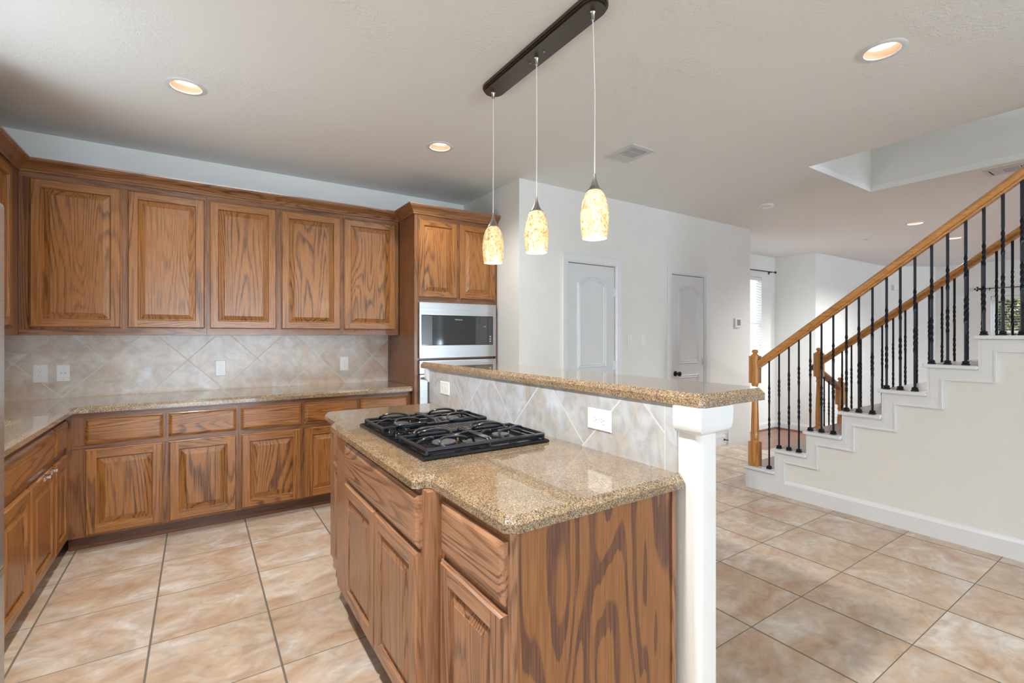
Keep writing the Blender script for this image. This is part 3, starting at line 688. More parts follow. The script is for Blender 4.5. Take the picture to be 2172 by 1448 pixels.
# left base run (sink side)
LF = -0.677
t = cabinet('sink_cabinet', 'oak sink cabinet at the left edge with one wide false drawer over two doors', 'L', LF, 2.69, 3.60, 0, 0.872, 0.56,
        [(2.70, 3.116, D0, 0.63), (3.141, 3.575, D0, 0.63)], [(2.71, 3.584, 0.668, 0.832)], [WZ2, WY, WZ], toe=True, toeplane=0.06, rails=((2.69, 3.6, 0.636, 0.664),), hollow=True)
t = cabinet('base_cabinet', 'narrow oak base cabinet in the left corner between sink cabinet and back row', 'L', LF, 3.602, 4.518, 0, 0.872, 0.56,
        [(3.61, 3.893, D0, 0.63)], [(3.61, 3.893, 0.668, 0.832)], [WZ2, WY, WZ], toe=True, toeplane=0.06)
t = cabinet('base_cabinet', 'oak base cabinet between the refrigerator and the sink cabinet at the left', 'L', LF, 2.17, 2.688, 0, 0.872, 0.56,
        [(2.185, 2.67, D0, 0.63)], [(2.185, 2.67, 0.668, 0.832)], [WZ2, WY, WZ], toe=True, toeplane=0.06)
# crown moulding
prof = [(0, 0), (-0.010, 0), (-0.013, 0.006), (-0.013, 0.014), (-0.018, 0.018), (-0.021, 0.026), (-0.030, 0.036), (-0.046, 0.050), (-0.058, 0.060), (-0.060, 0.066), (-0.064, 0.070), (-0.066, 0.080), (0, 0.080)]
m = MB()
m.sweep([(XF, 3.30, 2.391), (XF, UF, 2.391), (1.540, UF, 2.391)], prof, (0, 0, 1))
CROWNW = wood('oak_crown_grain', 0, 11.0, light=(0.28, 0.118, 0.042), cross=9, grain=0.8, bands=12)
tag(obj('crown_moulding', m, CROWNW), 'stepped oak crown moulding running along the tops of the wall cabinets', 'crown moulding')
# tower
TX0, TX1, TF = 1.541, 2.366, 3.84
t = thing('oven_tower', 'tall oak oven cabinet at the right end of the back wall, two doors on top', 'cabinet', ((TX0 + TX1) / 2, 4.18, 0))
b = MB(); fnT = mapper('B', TF)
b.box(TX0, TX0 + 0.022, TF, YB - 0.002, 0.0, 2.47); b.box(TX1 - 0.02, TX1, TF, YB - 0.002, 0.0, 2.47)
b.box(TX0 + 0.022, TX1 - 0.02, TF, YB - 0.002, 1.645, 2.47)
b.box(TX0 + 0.022, TX1 - 0.02, YB - 0.02, YB - 0.002, 0.1, 1.645)
b.box(TX0 + 0.022, TX1 - 0.02, TF + 0.02, YB - 0.03, 1.138, 1.154, 1); b.box(TX0 + 0.022, TX1 - 0.02, TF, YB - 0.03, 0.10, 0.42)
b.box(TX0 + 0.022, 1.575, TF, TF + 0.02, 0.42, 1.645); b.box(2.345, TX1 - 0.02, TF, TF + 0.02, 0.42, 1.645)
boxfn(b, fnT, 1.575, 2.345, 1.640, 1.672, 0, 0.0012, 1)
boxfn(b, fnT, 1.575, 2.345, 2.362, 2.39, 0, 0.0012, 1)
obj('body', b, [WZF, WXF], t)
raised_door(fnT, 1.573, 1.940, 1.679, 2.352, MB_, t, fw=0.05); raised_door(fnT, 1.968, 2.340, 1.679, 2.352, MB_, t, fw=0.05)
slab(fnT, 1.58, 2.335, 0.14, 0.40, WX, t)
m = MB(); m.sweep([(1.5405, UF - 0.067, 2.391), (1.5405, 3.84, 2.391), (2.368, 3.84, 2.391)], prof, (0, 0, 1)); obj('crown', m, CROWNW, t)
k = MB(); k.box(TX0 + 0.03, TX1 - 0.03, TF + 0.06, TF + 0.08, 0, 0.099); obj('toe_kick', k, TOE, t)
# microwave
mw = thing('microwave', 'built-in stainless microwave with black glass front in the oven tower', 'microwave', (1.96, 4.0, 1.157))
yf = 3.815
m = MB(); m.box(1.60, 2.32, 3.842, 4.25, 1.16, 1.63); obj('case', m, GLASSB, mw)
gx0, gx1, gz0, gz1 = 1.594, 2.309, 1.264, 1.529
m = MB(); m.plate(rect(1.577, 2.342, 1.156, 1.637), [rect(gx0, gx1, gz0, gz1)], XZ, yf, 3.838); obj('trim_frame', m, STEEL, mw, label='brushed stainless trim frame')
m = MB(); m.box(gx0 + 0.002, gx1 - 0.002, yf + 0.004, 3.8405, gz0 + 0.002, gz1 - 0.002, bev=0.002); obj('glass_door', m, GLASSB, mw, label='black glass door')
m = MB(); m.box(2.127, 2.252, yf + 0.0028, yf + 0.0042, gz0 + 0.006, gz1 - 0.006)
cp = obj('control_panel', m, GLASSD, mw, label='dark grey control panel')
m = MB(); m.box(2.258, gx1 - 0.006, yf + 0.0028, yf + 0.0042, gz0 + 0.006, gz1 - 0.006); obj('button_panel', m, GLASSD, mw)
m = MB(); m.box(gx0 + 0.005, 1.695, yf + 0.0028, yf + 0.0042, gz0 + 0.006, gz1 - 0.006); obj('side_panel', m, GLASSD, mw)
m = MB(); m.box(2.159, 2.176, yf + 0.0018, yf + 0.003, 1.457, gz1 - 0.004); obj('handle_slot', m, DARKP, mw)
for z in (1.340, 1.318, 1.297):
    m = MB(); m.box(2.274, 2.289, yf + 0.0015, yf + 0.003, z - 0.006, z + 0.006, bev=0.0012); obj('button', m, GREYP, mw, label='small grey button')
def text(name, s, size, loc, rot, mat, parent, ext=0.0004):
    cu = bpy.data.curves.new(name, 'FONT'); cu.body = s; cu.size = size; cu.extrude = ext; cu.align_x = 'CENTER'; cu.align_y = 'CENTER'
    to = bpy.data.objects.new(name + '_curve', cu); COL.objects.link(to); dg = bpy.context.evaluated_depsgraph_get()
    me = bpy.data.meshes.new_from_object(to.evaluated_get(dg)); bpy.data.objects.remove(to)
    me.materials.append(mat); o = bpy.data.objects.new(name, me); COL.objects.link(o)
    o.parent = parent; o.location = Vector(loc) - root_loc(parent); o.rotation_euler = rot; return o
text('logo', 'Whirlpool', 0.018, (1.952, yf + 0.0032, 1.492), (R90, 0, 0), GREYP, mw)
text('clock_digits', '11:8', 0.018, (2.218, yf + 0.0022, 1.433), (R90, 0, 0), GREYP, mw)
# oven
ov = thing('wall_oven', 'stainless wall oven under the microwave, half hidden by the raised bar', 'oven', (1.96, 4.0, 0.43))
m = MB(); m.box(1.60, 2.32, 3.86, 4.40, 0.44, 1.125); obj('case', m, GLASSB, ov)
m = MB(); m.plate(rect(1.577, 2.342, 1.022, 1.134), [rect(1.92, 2.318, 1.034, 1.088)], XZ, 3.812, 3.838); m.box(1.577, 2.342, 3.838, 3.86, 1.022, 1.134); obj('control_panel', m, STEEL, ov)
m = MB(); m.box(1.921, 2.317, 3.816, 3.8375, 1.035, 1.087); obj('display', m, GLASSB, ov, label='black display glass')
m = MB(); m.plate(rect(1.577, 2.342, 0.44, 1.015), [rect(1.645, 2.275, 0.52, 0.952)], XZ, 3.805, 3.838); m.box(1.577, 2.342, 3.838, 3.858, 0.44, 1.015); od = obj('door', m, STEEL, ov)
m = MB(); m.box(1.646, 2.274, 3.81, 3.8375, 0.521, 0.951); obj('window', m, plain('oven_window_glass', (0.06, 0.075, 0.095), 0.1), od, label='dark oven window')
m = MB(); m.tube([(1.60, 3.765, 0.983), (2.32, 3.765, 0.983)], 0.011, 12); m.box(1.64, 1.665, 3.765, 3.806, 0.975, 0.991); m.box(2.255, 2.28, 3.765, 3.806, 0.975, 0.991); obj('handle', m, STEEL, od, smooth=True)

# refrigerator at the left edge
fr = thing('refrigerator', 'tall stainless refrigerator, only its edge showing at the far left', 'refrigerator', (-0.9, 1.7, 0))
m = MB(); m.box(-1.262, -0.58, 1.25, 2.145, 0.02, 1.76); obj('body', m, plain('fridge_grey_case', (0.25, 0.25, 0.26), 0.4), fr)
m = MB(); m.box(-0.578, -0.510, 1.252, 1.694, 0.62, 1.765, bev=0.012); d = obj('door', m, STEEL, fr)
h = MB(); h.tube([(-0.510, 1.64, 0.75), (-0.46, 1.64, 0.77), (-0.46, 1.64, 1.60), (-0.510, 1.64, 1.62)], 0.012, 10); obj('handle', h, STEEL, d, smooth=True)
m = MB(); m.box(-0.578, -0.510, 1.700, 2.146, 0.62, 1.765, bev=0.012); d = obj('door', m, STEEL, fr)
h = MB(); h.tube([(-0.510, 1.75, 0.75), (-0.46, 1.75, 0.77), (-0.46, 1.75, 1.60), (-0.510, 1.75, 1.62)], 0.012, 10); obj('handle', h, STEEL, d, smooth=True)
m = MB(); m.box(-0.578, -0.510, 1.252, 2.146, 0.06, 0.612, bev=0.012); d = obj('freezer_drawer', m, STEEL, fr)
m = MB(); m.box(-1.2, -0.60, 1.3, 2.1, 0.0, 0.02); obj('base_grille', m, DARKP, fr)
t = cabinet('wall_cabinet', 'oak cabinet above the refrigerator at the far left edge', 'L', -0.68, 1.25, 2.145, 1.80, 2.47, 0.588, [(1.27, 1.69, 1.83, 2.35), (1.705, 2.125, 1.83, 2.35)], [], [WZ2, WY, WZ])

# ---- countertops
def counter_edge(m, loop, z0, z1, open_edges=()):
    pass
def slab_top(name, outer, holes, z0, z1, label, cat, ch=0.016, flat=()):
    """stone slab: vertical lower edge, sloped upper edge"""
    m = MB()
    m.plate(outer, holes, XY, z0, z1 - ch)
    # top, inset by ch
    P = [Vector((p, q, 0)) for p, q in outer]; n = len(P); ins = []
    area2 = sum(P[i].x * P[(i + 1) % n].y - P[(i + 1) % n].x * P[i].y for i in range(n)); sg = 1 if area2 > 0 else -1
    for i in range(n):
        d0 = (P[i] - P[i - 1]).normalized(); d1 = (P[(i + 1) % n] - P[i]).normalized(); up_ = Vector((0, 0, sg))
        a0 = P[i] + up_.cross(d0) * (0 if (i - 1) % n in flat else ch * 0.9); a1 = P[i] + up_.cross(d1) * (0 if i in flat else ch * 0.9)
        den = d0.x * d1.y - d0.y * d1.x
        if abs(den) < 1e-6: ins.append(a1)
        else:
            t_ = ((a1.x - a0.x) * d1.y - (a1.y - a0.y) * d1.x) / den; ins.append(a0 + d0 * t_)
    for i in range(n):
        j = (i + 1) % n
        m.face([(P[i].x, P[i].y, z1 - ch), (P[j].x, P[j].y, z1 - ch), (ins[j].x, ins[j].y, z1), (ins[i].x, ins[i].y, z1)])
    m2 = [(v.x, v.y) for v in ins]
    m.plate(m2, holes, XY, z1 - ch, z1)
    o = obj(name, m, GRANITE); tag(o, label, cat); return o
# L-shaped kitchen counter with sink hole
slab_top('countertop', [(XL + 0.002, 2.17), (-0.632, 2.17), (-0.632, 3.872), (1.538, 3.872), (1.538, YB - 0.011), (XL + 0.002, YB - 0.011)],
         [[(-1.12, 2.78), (-0.775, 2.78), (-0.755, 2.80), (-0.755, 3.43), (-0.775, 3.45), (-1.12, 3.45)]], 0.874, 0.914,
         'L-shaped speckled tan granite countertop along the back and left walls', 'countertop', flat=(3, 4, 5))
sk = thing('kitchen_sink', 'white undermount sink in the left counter at the picture edge', 'sink', (-0.93, 3.1, 0.72))
m = MB()
m.plate(rect(-1.14, -0.735, 2.76, 3.47), [rect(-1.12, -0.755, 2.78, 3.45)], XY, 0.71, 0.8735); m.box(-1.12, -0.755, 2.785, 3.45, 0.71, 0.72)
obj('basin', m, SINKM, sk)
m = MB(); m.lathe([(0.001, 0), (0.04, 0), (0.042, 0.003), (0.001, 0.004)], (-0.94, 3.1, 0.721), 16); obj('drain', m, CHROME, sk, smooth=True)
# over-door hooks
for y, lb in ((3.509, 'small chrome over-door hook on the sink cabinet door, farther one'), (3.367, 'small chrome over-door hook on the sink cabinet door, nearer one')):
    m = MB(); m.box(-0.700 + 0.024, -0.655 + 0.006, y - 0.008, y + 0.008, 0.6305, 0.633)
    m.box(-0.6565, -0.6535, y - 0.008, y + 0.008, 0.600, 0.633); m.box(-0.6535, -0.634, y - 0.009, y + 0.009, 0.612, 0.630, bev=0.003)
    tag(obj('door_hook', m, CHROME), lb, 'hook', 'chrome over-door hooks')

# ================================================================== ISLAND
IF1, IF2 = 0.633, 0.583
IM = [IZ2, IY, IZ]
IB = 1.255
t = thing('island_cabinet', 'oak island base cabinet at the near end, one drawer over one door', 'cabinet', (0.94, 1.15, 0), 'oak cabinets of the island')
b = MB(); b.box(IF1, IB, 0.978, 1.345, 0.10, 0.872); obj('body', b, IZ2, t)
b = MB(); b.box(IF1 + 0.022, IB - 0.018, 0.968, 0.9775, 0.0, 0.872); obj('end_panel', b, PLY, t, label='plywood end panel with bold dark flame grain')
b = MB(); b.box(IF1, IF1 + 0.022, 0.966, 0.9775, 0.0, 0.872); obj('corner_strip', b, IZ, t)
b = MB(); b.box(IB - 0.018, IB, 0.962, 0.9775, 0.0, 0.872); obj('corner_strip', b, IZ, t)
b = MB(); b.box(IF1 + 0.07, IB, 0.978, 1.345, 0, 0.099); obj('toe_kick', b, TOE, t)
fnI = mapper('I', IF1)
slab(fnI, 0.974, 1.328, 0.690, 0.846, IY, t); raised_door(fnI, 0.972, 1.330, 0.112, 0.668, IM, t)
t = thing('island_cabinet', 'wide bumped-out oak island cabinet under the cooktop with a false drawer and two doors', 'cabinet', (0.92, 1.95, 0), 'oak cabinets of the island')
b = MB(); b.box(IF2, IB, 1.347, 2.475, 0.10, 0.872); obj('body', b, IZ2, t)
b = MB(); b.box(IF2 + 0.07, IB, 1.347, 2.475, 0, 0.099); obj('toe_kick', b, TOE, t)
fnI2 = mapper('I', IF2)
slab(fnI2, 1.388, 2.264, 0.688, 0.852, IY, t); raised_door(fnI2, 1.396, 1.815, 0.135, 0.672, IM, t); raised_door(fnI2, 1.822, 2.264, 0.135, 0.672, IM, t)
t = thing('island_cabinet', 'oak island cabinet at the far end, seen only as a narrow strip', 'cabinet', (0.94, 2.65, 0), 'oak cabinets of the island')
b = MB(); b.box(IF1, IB, 2.477, 2.84, 0.10, 0.872); obj('body', b, IZ2, t)
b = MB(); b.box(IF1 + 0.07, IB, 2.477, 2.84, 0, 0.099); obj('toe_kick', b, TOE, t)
slab(fnI, 2.49, 2.70, 0.690, 0.846, IY, t); raised_door(fnI, 2.487, 2.70, 0.118, 0.668, IM, t, fw=0.045)
# pony wall with tile
PX0 = 1.272
m = MB(); m.box(PX0, 1.374, 0.893, 2.90, 0, 1.131, bev=0.0)
bmw = MB()
nseg = 6; r_ = 0.022
poly = [(1.374, 0.893 + r_)]
poly = []
def arc(cx, cy, a0, a1):
    return [(cx + r_ * math.cos(a0 + (a1 - a0) * k / nseg), cy + r_ * math.sin(a0 + (a1 - a0) * k / nseg)) for k in range(nseg + 1)]
poly += arc(1.276 + r_, 0.893 + r_, math.pi, 1.5 * math.pi) + arc(1.376 - r_, 0.893 + r_, -0.5 * math.pi, 0) + [(1.376, 2.90), (1.276, 2.90)]
bmw.prism(poly, XY, 0, 1.131); struct('wall_island', bmw, WALL, smooth=True)
m = MB(); m.box(1.2665, 1.2755, 0.968, 2.895, 0.914, 1.131); struct('trim_4', m, SPLASH_I)
# corbel cap of the pony wall
def cap(label, y0, y1, cy):
    m = MB()
    path = [(1.271, y1, 0), (1.271, y0, 0), (1.381, y0, 0), (1.381, y1, 0)]
    pr_ = [(0.0, 1.046), (-0.004, 1.046), (-0.014, 1.051), (-0.022, 1.062), (-0.026, 1.078), (-0.027, 1.1315), (0.0, 1.1315)]
    m.sweep([(p[0], p[1], 0) for p in path], pr_, (0, 0, 1))
    struct('trim_7', m, TRIM, smooth=True)
cap('white curved cap under the near end of the raised bar', 0.890, 0.966, 0)
m = MB(); pth = [(1.381, 2.897, 0), (1.381, 2.903, 0), (1.271, 2.903, 0), (1.271, 2.897, 0)]
m.sweep(pth, [(0.0, 1.046), (-0.004, 1.046), (-0.014, 1.051), (-0.022, 1.062), (-0.026, 1.078), (-0.027, 1.1315), (0.0, 1.1315)], (0, 0, 1))
struct('trim_8', m, TRIM)
# island counter
slab_top('countertop', [(1.2665, 0.941), (0.635, 0.941), (0.612, 0.964), (0.606, 1.372), (0.592, 1.386), (0.570, 1.386), (0.554, 1.402), (0.554, 2.48), (0.575, 2.505), (0.600, 2.52), (0.600, 2.835), (0.628, 2.865), (1.2665, 2.865)], [], 0.874, 0.914,
         'speckled tan granite island countertop holding the black cooktop', 'countertop', ch=0.018, flat=(12,))
slab_top('bar_top', [(1.256, 0.880), (1.268, 0.868), (1.60, 0.868), (1.632, 0.900), (1.632, 3.00), (1.60, 3.03), (1.262, 3.03), (1.252, 3.01)], [], 1.1325, 1.173,
         'long raised speckled granite bar top above the tiled island wall', 'bar top', ch=0.018)

# ---- cooktop
ck = thing('cooktop', 'black five-zone gas cooktop with a slotted centre vent, set in the island', 'cooktop', (0.92, 1.925, 0.914))
m = MB(); m.box(0.648, 1.200, 1.535, 2.312, 0.9145, 0.924, bev=0.004)
m.box(0.668, 1.185, 1.56, 2.29, 0.924, 0.9255); obj('base', m, ENAMEL, ck)
m = MB()
m.tube([(0.655, 1.541, 0.922), (1.193, 1.541, 0.922), (1.193, 2.306, 0.922), (0.655, 2.306, 0.922)], 0.0055, 8, closed=True); obj('rim', m, ENAMEL, ck, smooth=True)
def bez(p0, p1, p2, p3, n=10):
    out = []
    for k in range(n + 1):
        t_ = k / n; a = (1 - t_) ** 3; b_ = 3 * (1 - t_) ** 2 * t_; c = 3 * (1 - t_) * t_ * t_; d = t_ ** 3
        out.append(tuple(a * p0[i] + b_ * p1[i] + c * p2[i] + d * p3[i] for i in range(3)))
    return out
def grate(label, y0, y1, far):
    g = MB(); zt_ = 0.957; xa, xb = 0.672, 1.186; xm = 0.930; r = 0.006
    g.tube([(xa, y0, zt_ - 0.012), (xb, y0, zt_ - 0.012), (xb, y1, zt_ - 0.012), (xa, y1, zt_ - 0.012)], 0.0072, 8, closed=True)
    g.tube([(xa + 0.004, y0 + 0.004, 0.933), (xb - 0.004, y0 + 0.004, 0.933), (xb - 0.004, y1 - 0.004, 0.933), (xa + 0.004, y1 - 0.004, 0.933)], 0.004, 8, closed=True)
    for (x, y) in ((xa, y0), (xb, y0), (xb, y1), (xa, y1), (xm, y0), (xm, y1)):
        g.tube([(x, y, 0.9257), (x, y, zt_ - 0.012)], 0.006, 8)
    for dx in (-0.007, 0.007):
        g.tube([(xm + dx, y0 - 0.004, zt_ - 0.014), (xm + dx, y0 + 0.012, zt_), (xm + dx, y1 - 0.012, zt_), (xm + dx, y1 + 0.004, zt_ - 0.014)], 0.0055, 8)
    ym = (y0 + y1) / 2
    for (xc, x0, x1) in (((xa + xm) / 2, xa, xm), ((xm + xb) / 2, xm, xb)):
        # curled fingers from the near and far bars towards the burner
        for (ys, sg) in ((y0, 1), (y1, -1)):
            g.tube(bez((xc - 0.060, ys, zt_ - 0.010), (xc - 0.100, ys + sg * 0.085, zt_ + 0.026), (xc + 0.060, ys + sg * 0.035, zt_ + 0.022), (xc + 0.062, ys + sg * 0.066, zt_ - 0.006), 16), 0.0054, 8)
        g.tube(bez((x0, ym - 0.03, zt_ - 0.008), (x0 + 0.035, ym - 0.03, zt_ + 0.008), (xc - 0.06, ym + 0.02, zt_ + 0.004), (xc - 0.045, ym, zt_), 12), 0.0052, 8)
        g.tube(bez((x1, ym + 0.03, zt_ - 0.008), (x1 - 0.035, ym + 0.03, zt_ + 0.008), (xc + 0.06, ym - 0.02, zt_ + 0.004), (xc + 0.045, ym, zt_), 12), 0.0052, 8)
    o = obj('grate', g, CASTIRON, ck, smooth=True)
grate('', 1.560, 1.818, False); grate('', 2.030, 2.288, True)
# loops reaching over the centre on each side
for (yb, sg) in ((1.818, 1), (2.030, -1)):
    for xc in (0.80, 1.06):
        m = MB()
        m.tube(bez((xc - 0.07, yb + sg * 0.004, 0.950), (xc - 0.055, yb + sg * 0.055, 0.966), (xc + 0.055, yb + sg * 0.055, 0.966), (xc + 0.07, yb + sg * 0.004, 0.950), 14), 0.0052, 8)
        obj('grate_loop', m, CASTIRON, ck, smooth=True)
for (x, y, r) in ((0.800, 1.69, 0.048), (1.058, 1.69, 0.036), (0.800, 2.158, 0.036), (1.058, 2.158, 0.044)):
    m = MB(); m.lathe([(r * 1.7, 0.0), (r * 1.65, 0.002), (r * 1.15, 0.0025), (r * 1.1, 0.006), (r, 0.007)], (x, y, 0.9256), 24); bn = obj('burner', m, ENAMEL, ck, smooth=True)
    m = MB(); m.lathe([(r * 0.98, 0), (r, 0.003), (r * 0.96, 0.007), (0.001, 0.008)], (x, y, 0.9327), 24); obj('burner_cap', m, BURN, bn, smooth=True)
    m = MB(); m.lathe([(0.005, 0), (0.004, 0.012), (0.001, 0.014)], (x + r * 1.35, y + 0.01, 0.929), 8); obj('igniter', m, BRASSM, bn, smooth=True)
# centre vent
m = MB()
poly = []
for k in range(9):
    a = math.pi / 2 + math.pi * k / 8; poly.append((0.845 + 0.052 * math.cos(a), 1.925 + 0.060 * math.sin(a)))
for k in range(9):
    a = -math.pi / 2 + math.pi * k / 8; poly.append((1.135 + 0.045 * math.cos(a), 1.925 + 0.060 * math.sin(a)))
slots = [rect(0.842 + 0.0172 * k, 0.842 + 0.0172 * k + 0.0085, 1.883, 1.967) for k in range(18)]
m.plate(poly, slots, XY, 0.936, 0.944)
m.prism(poly, XY, 0.9256, 0.9315)
obj('centre_vent', m, plain('vent_dark_metal', (0.045, 0.045, 0.047), 0.35), ck, label='slotted dark grey downdraft vent')
for (x, y) in ((0.690, 1.965), (0.690, 1.885), (0.752, 1.968), (0.752, 1.882), (0.715, 1.925)):
    m = MB(); m.lathe([(0.022, 0), (0.0225, 0.004), (0.018, 0.007), (0.0165, 0.022), (0.014, 0.025), (0.001, 0.026)], (x, y, 0.9256), 20)
    m.box(x - 0.016, x + 0.016, y - 0.003, y + 0.003, 0.9505, 0.955, bev=0.001)
    obj('knob', m, ENAMEL, ck, smooth=True)

# ================================================================== OUTLETS, SWITCHES
def outlet(label, fn, u0, u1, w0, w1, layout, group=None):
    c = fn((u0 + u1) / 2, w0, 0.0)
    t = thing('wall_outlet', label, 'outlet', c, group)
    m = MB()
    a = 0.004
    P = lambda i, v, k: fn((u0 + i) if k in (0, 3) else (u1 - i), (w0 + i) if k in (0, 1) else (w1 - i), v)
    st = [(0, 0.0006), (0, 0.003), (0.004, 0.006)]
    m.face([P(0, 0.0006, k) for k in range(4)])
    for (i0, v0), (i1, v1) in zip(st, st[1:]):
        for k in range(4): k2 = (k + 1) % 4; m.face([P(i0, v0, k), P(i0, v0, k2), P(i1, v1, k2), P(i1, v1, k)])
    m.face([P(0.004, 0.006, k) for k in range(4)])
    obj('cover_plate', m, PLASTIC, t)
    uc, wc = (u0 + u1) / 2, (w0 + w1) / 2
    for (du, dw, horiz) in layout:
        sk_ = MB(); n = 16
        sk_.prism([(0.0165 * math.cos(2 * math.pi * k / n), 0.0145 * math.sin(2 * math.pi * k / n)) for k in range(n)], lambda p, q, tt: fn(uc + du + (q if horiz else p), wc + dw + (p if horiz else q), tt), 0.0061, 0.0075)
        so = obj('socket', sk_, PLASTIC, t)
        h = MB()
        for (p, q, hw, hh) in ((-0.0062, 0.003, 0.0008, 0.0036), (0.0062, 0.003, 0.0008, 0.0030), (0, -0.007, 0.0019, 0.0019)):
            if horiz: p, q, hw, hh = q, p, hh, hw
            boxfn(h, fn, uc + du + p - hw, uc + du + p + hw, wc + dw + q - hh, wc + dw + q + hh, 0.0074, 0.0079)
        obj('slots', h, SLOTP, so, label='dark plug slots')
    s_ = MB(); boxfn(s_, fn, uc - 0.002, uc + 0.002, wc - 0.002, wc + 0.002, 0.006, 0.0068); obj('screw', s_, GREYP, t)
fB = mapper('B', YB - 0.01); fI = mapper('I', 1.2665)
V2 = [(0, 0.0195, False), (0, -0.0195, False)]
outlet('white duplex outlet farthest left on the diagonal tile backsplash', fB, -0.942, -0.865, 1.026, 1.152, V2, 'white outlets on the backsplash')
outlet('white duplex outlet on the backsplash under the second and third cabinet doors', fB, 0.116, 0.190, 1.024, 1.150, V2, 'white outlets on the backsplash')
outlet('white duplex outlet on the backsplash nearest the oven tower', fB, 1.087, 1.165, 1.028, 1.157, V2, 'white outlets on the backsplash')
outlet('white sideways outlet on the island tile near the column, right of the cooktop', fI, 1.250, 1.376, 0.992, 1.072, [(-0.0195, 0, True), (0.0195, 0, True)])
outlet('white sideways outlet on the island tile at the far end by the oven', fI, 2.594, 2.722, 0.988, 1.068, [(-0.0195, 0, True), (0.0195, 0, True)])
# cable plate
t = thing('cable_plate', 'white wall plate with two small cable ports beside the leftmost outlet', 'wall plate', (-0.787, YB - 0.011, 1.03))
m = MB(); m.box(-0.822, -0.752, YB - 0.016, YB - 0.0105, 1.030, 1.145, bev=0.0025); obj('cover_plate', m, PLASTIC, t)
for x in (-0.797, -0.777):
    m = MB(); m.box(x - 0.007, x + 0.007, YB - 0.0175, YB - 0.0158, 1.081, 1.094, bev=0.0006); p = obj('port', m, PLASTIC, t)
    h = MB(); h.box(x - 0.004, x + 0.004, YB - 0.0182, YB - 0.0174, 1.083, 1.090); obj('port_opening', h, GREYP, p)
for z in (1.045, 1.130):
    m = MB(); m.lathe([(0.001, -0.0008), (0.0025, -0.0008), (0.0025, 0.0)], (-0.787, YB - 0.016, z), 8, axis=1); obj('screw', m, GREYP, t)
# switches on door wall
def switch(label, x0, x1, z0, z1, group):
    t = thing('light_switch', label, 'light switch', ((x0 + x1) / 2, 3.469, z0), group)
    m = MB(); m.box(x0, x1, 3.4635, 3.4695, z0, z1, bev=0.002); obj('cover_plate', m, PLASTIC, t)
    xc = (x0 + x1) / 2
    m = MB(); m.box(xc - 0.016, xc + 0.016, 3.459, 3.4634, (z0 + z1) / 2 - 0.033, (z0 + z1) / 2 + 0.033, bev=0.001); obj('rocker', m, PLASTIC, t)
switch('white rocker switch between the two doors, next to the left door', 3.735, 3.81, 1.240, 1.357, 'rocker switches between the doors')
switch('white rocker switch between the two doors, nearer the right door', 3.948, 4.020, 1.240, 1.357, 'rocker switches between the doors')
t = thing('thermostat', 'white thermostat with grey screen near the right end of the door wall', 'thermostat', (5.735, 3.469, 1.45))
m = MB(); m.box(5.672, 5.795, 3.448, 3.4695, 1.450, 1.572, bev=0.008); obj('housing', m, PLASTIC, t)
m = MB(); m.box(5.705, 5.780, 3.4465, 3.449, 1.478, 1.552); obj('screen', m, plain('lcd_grey', (0.28, 0.29, 0.29), 0.2), t, label='grey screen')
t = thing('wall_box', 'small white sensor box on the angled wall of the far room', 'sensor', (11.62, 3.69, 2.25))  # plain thermostat-like box, not a speaker
m = MB(); m.prism([(11.58, 3.722), (11.68, 3.672), (11.66, 3.632), (11.56, 3.682)], XY, 2.25, 2.36); obj('housing', m, PLASTIC, t)
# door stop
t = thing('door_stop', 'black spring door stop on the baseboard at the end of the door wall', 'door stop', (5.47, 3.45, 0.06))
m = MB(); m.lathe([(0.013, 0), (0.013, -0.004), (0.006, -0.008), (0.005, -0.055), (0.008, -0.058)], (5.44, 3.455, 0.062), 12, axis=1); obj('rod', m, BRONZE, t, smooth=True)
m = MB(); m.lathe([(0.009, -0.0582), (0.009, -0.068), (0.001, -0.070)], (5.44, 3.455, 0.062), 12, axis=1); obj('tip', m, PLASTIC, t, label='white rubber tip')

# ================================================================== CEILING ITEMS
def can_light(label, x, y, power):
    t = thing('recessed_light', label, 'ceiling light', (x, y, CZ), 'round recessed ceiling lights')
    m = MB(); m.lathe([(0.073, 0.0), (0.075, -0.005), (0.095, -0.004), (0.100, -0.001), (0.100, 0.0)], (x, y, CZ), 40, caps=False); obj('trim_ring', m, plain('can_trim_white', (0.68, 0.69, 0.69), 0.4), t, smooth=True)
    m = MB(); m.lathe([(0.0755, -0.003), (0.070, 0.05), (0.062, 0.0505), (0.0745, -0.003)], (x, y, CZ), 40, caps=False); obj('baffle', m, BAFFLE, t, smooth=True, label='cream inner baffle')
    m = MB(); m.lathe([(0.001, 0.034), (0.064, 0.034), (0.064, 0.040), (0.001, 0.040)], (x, y, CZ), 32, caps=False); obj('lens', m, LENS, t, smooth=True, label='glowing white lens')
    lamp('recessed_lamp_glow', 'SPOT', (x, y, CZ - 0.01), power, (0.97, 0.98, 0.97), 0.06, math.radians(150))
can_light('round recessed ceiling light above the left back cabinets', *cans[0], 40)
can_light('round recessed ceiling light in front of the oven tower', *cans[1], 58)
can_light('large round recessed ceiling light at the upper right, nearest the viewer', *cans[2], 2)
can_light('recessed ceiling light beyond the stairs, the nearer of two in the far room', *cans[3], 230)
can_light('recessed ceiling light beyond the stairs seen between the balusters, farther of two', *cans[4], 230)
can_light('added recessed ceiling light brightening the left aisle, out of view', *cans_added[0], 290)
can_light('added recessed ceiling light behind the viewer on the left, out of view', *cans_added[1], 3)
can_light('added recessed ceiling light behind the viewer on the right, out of view', *cans_added[2], 2)
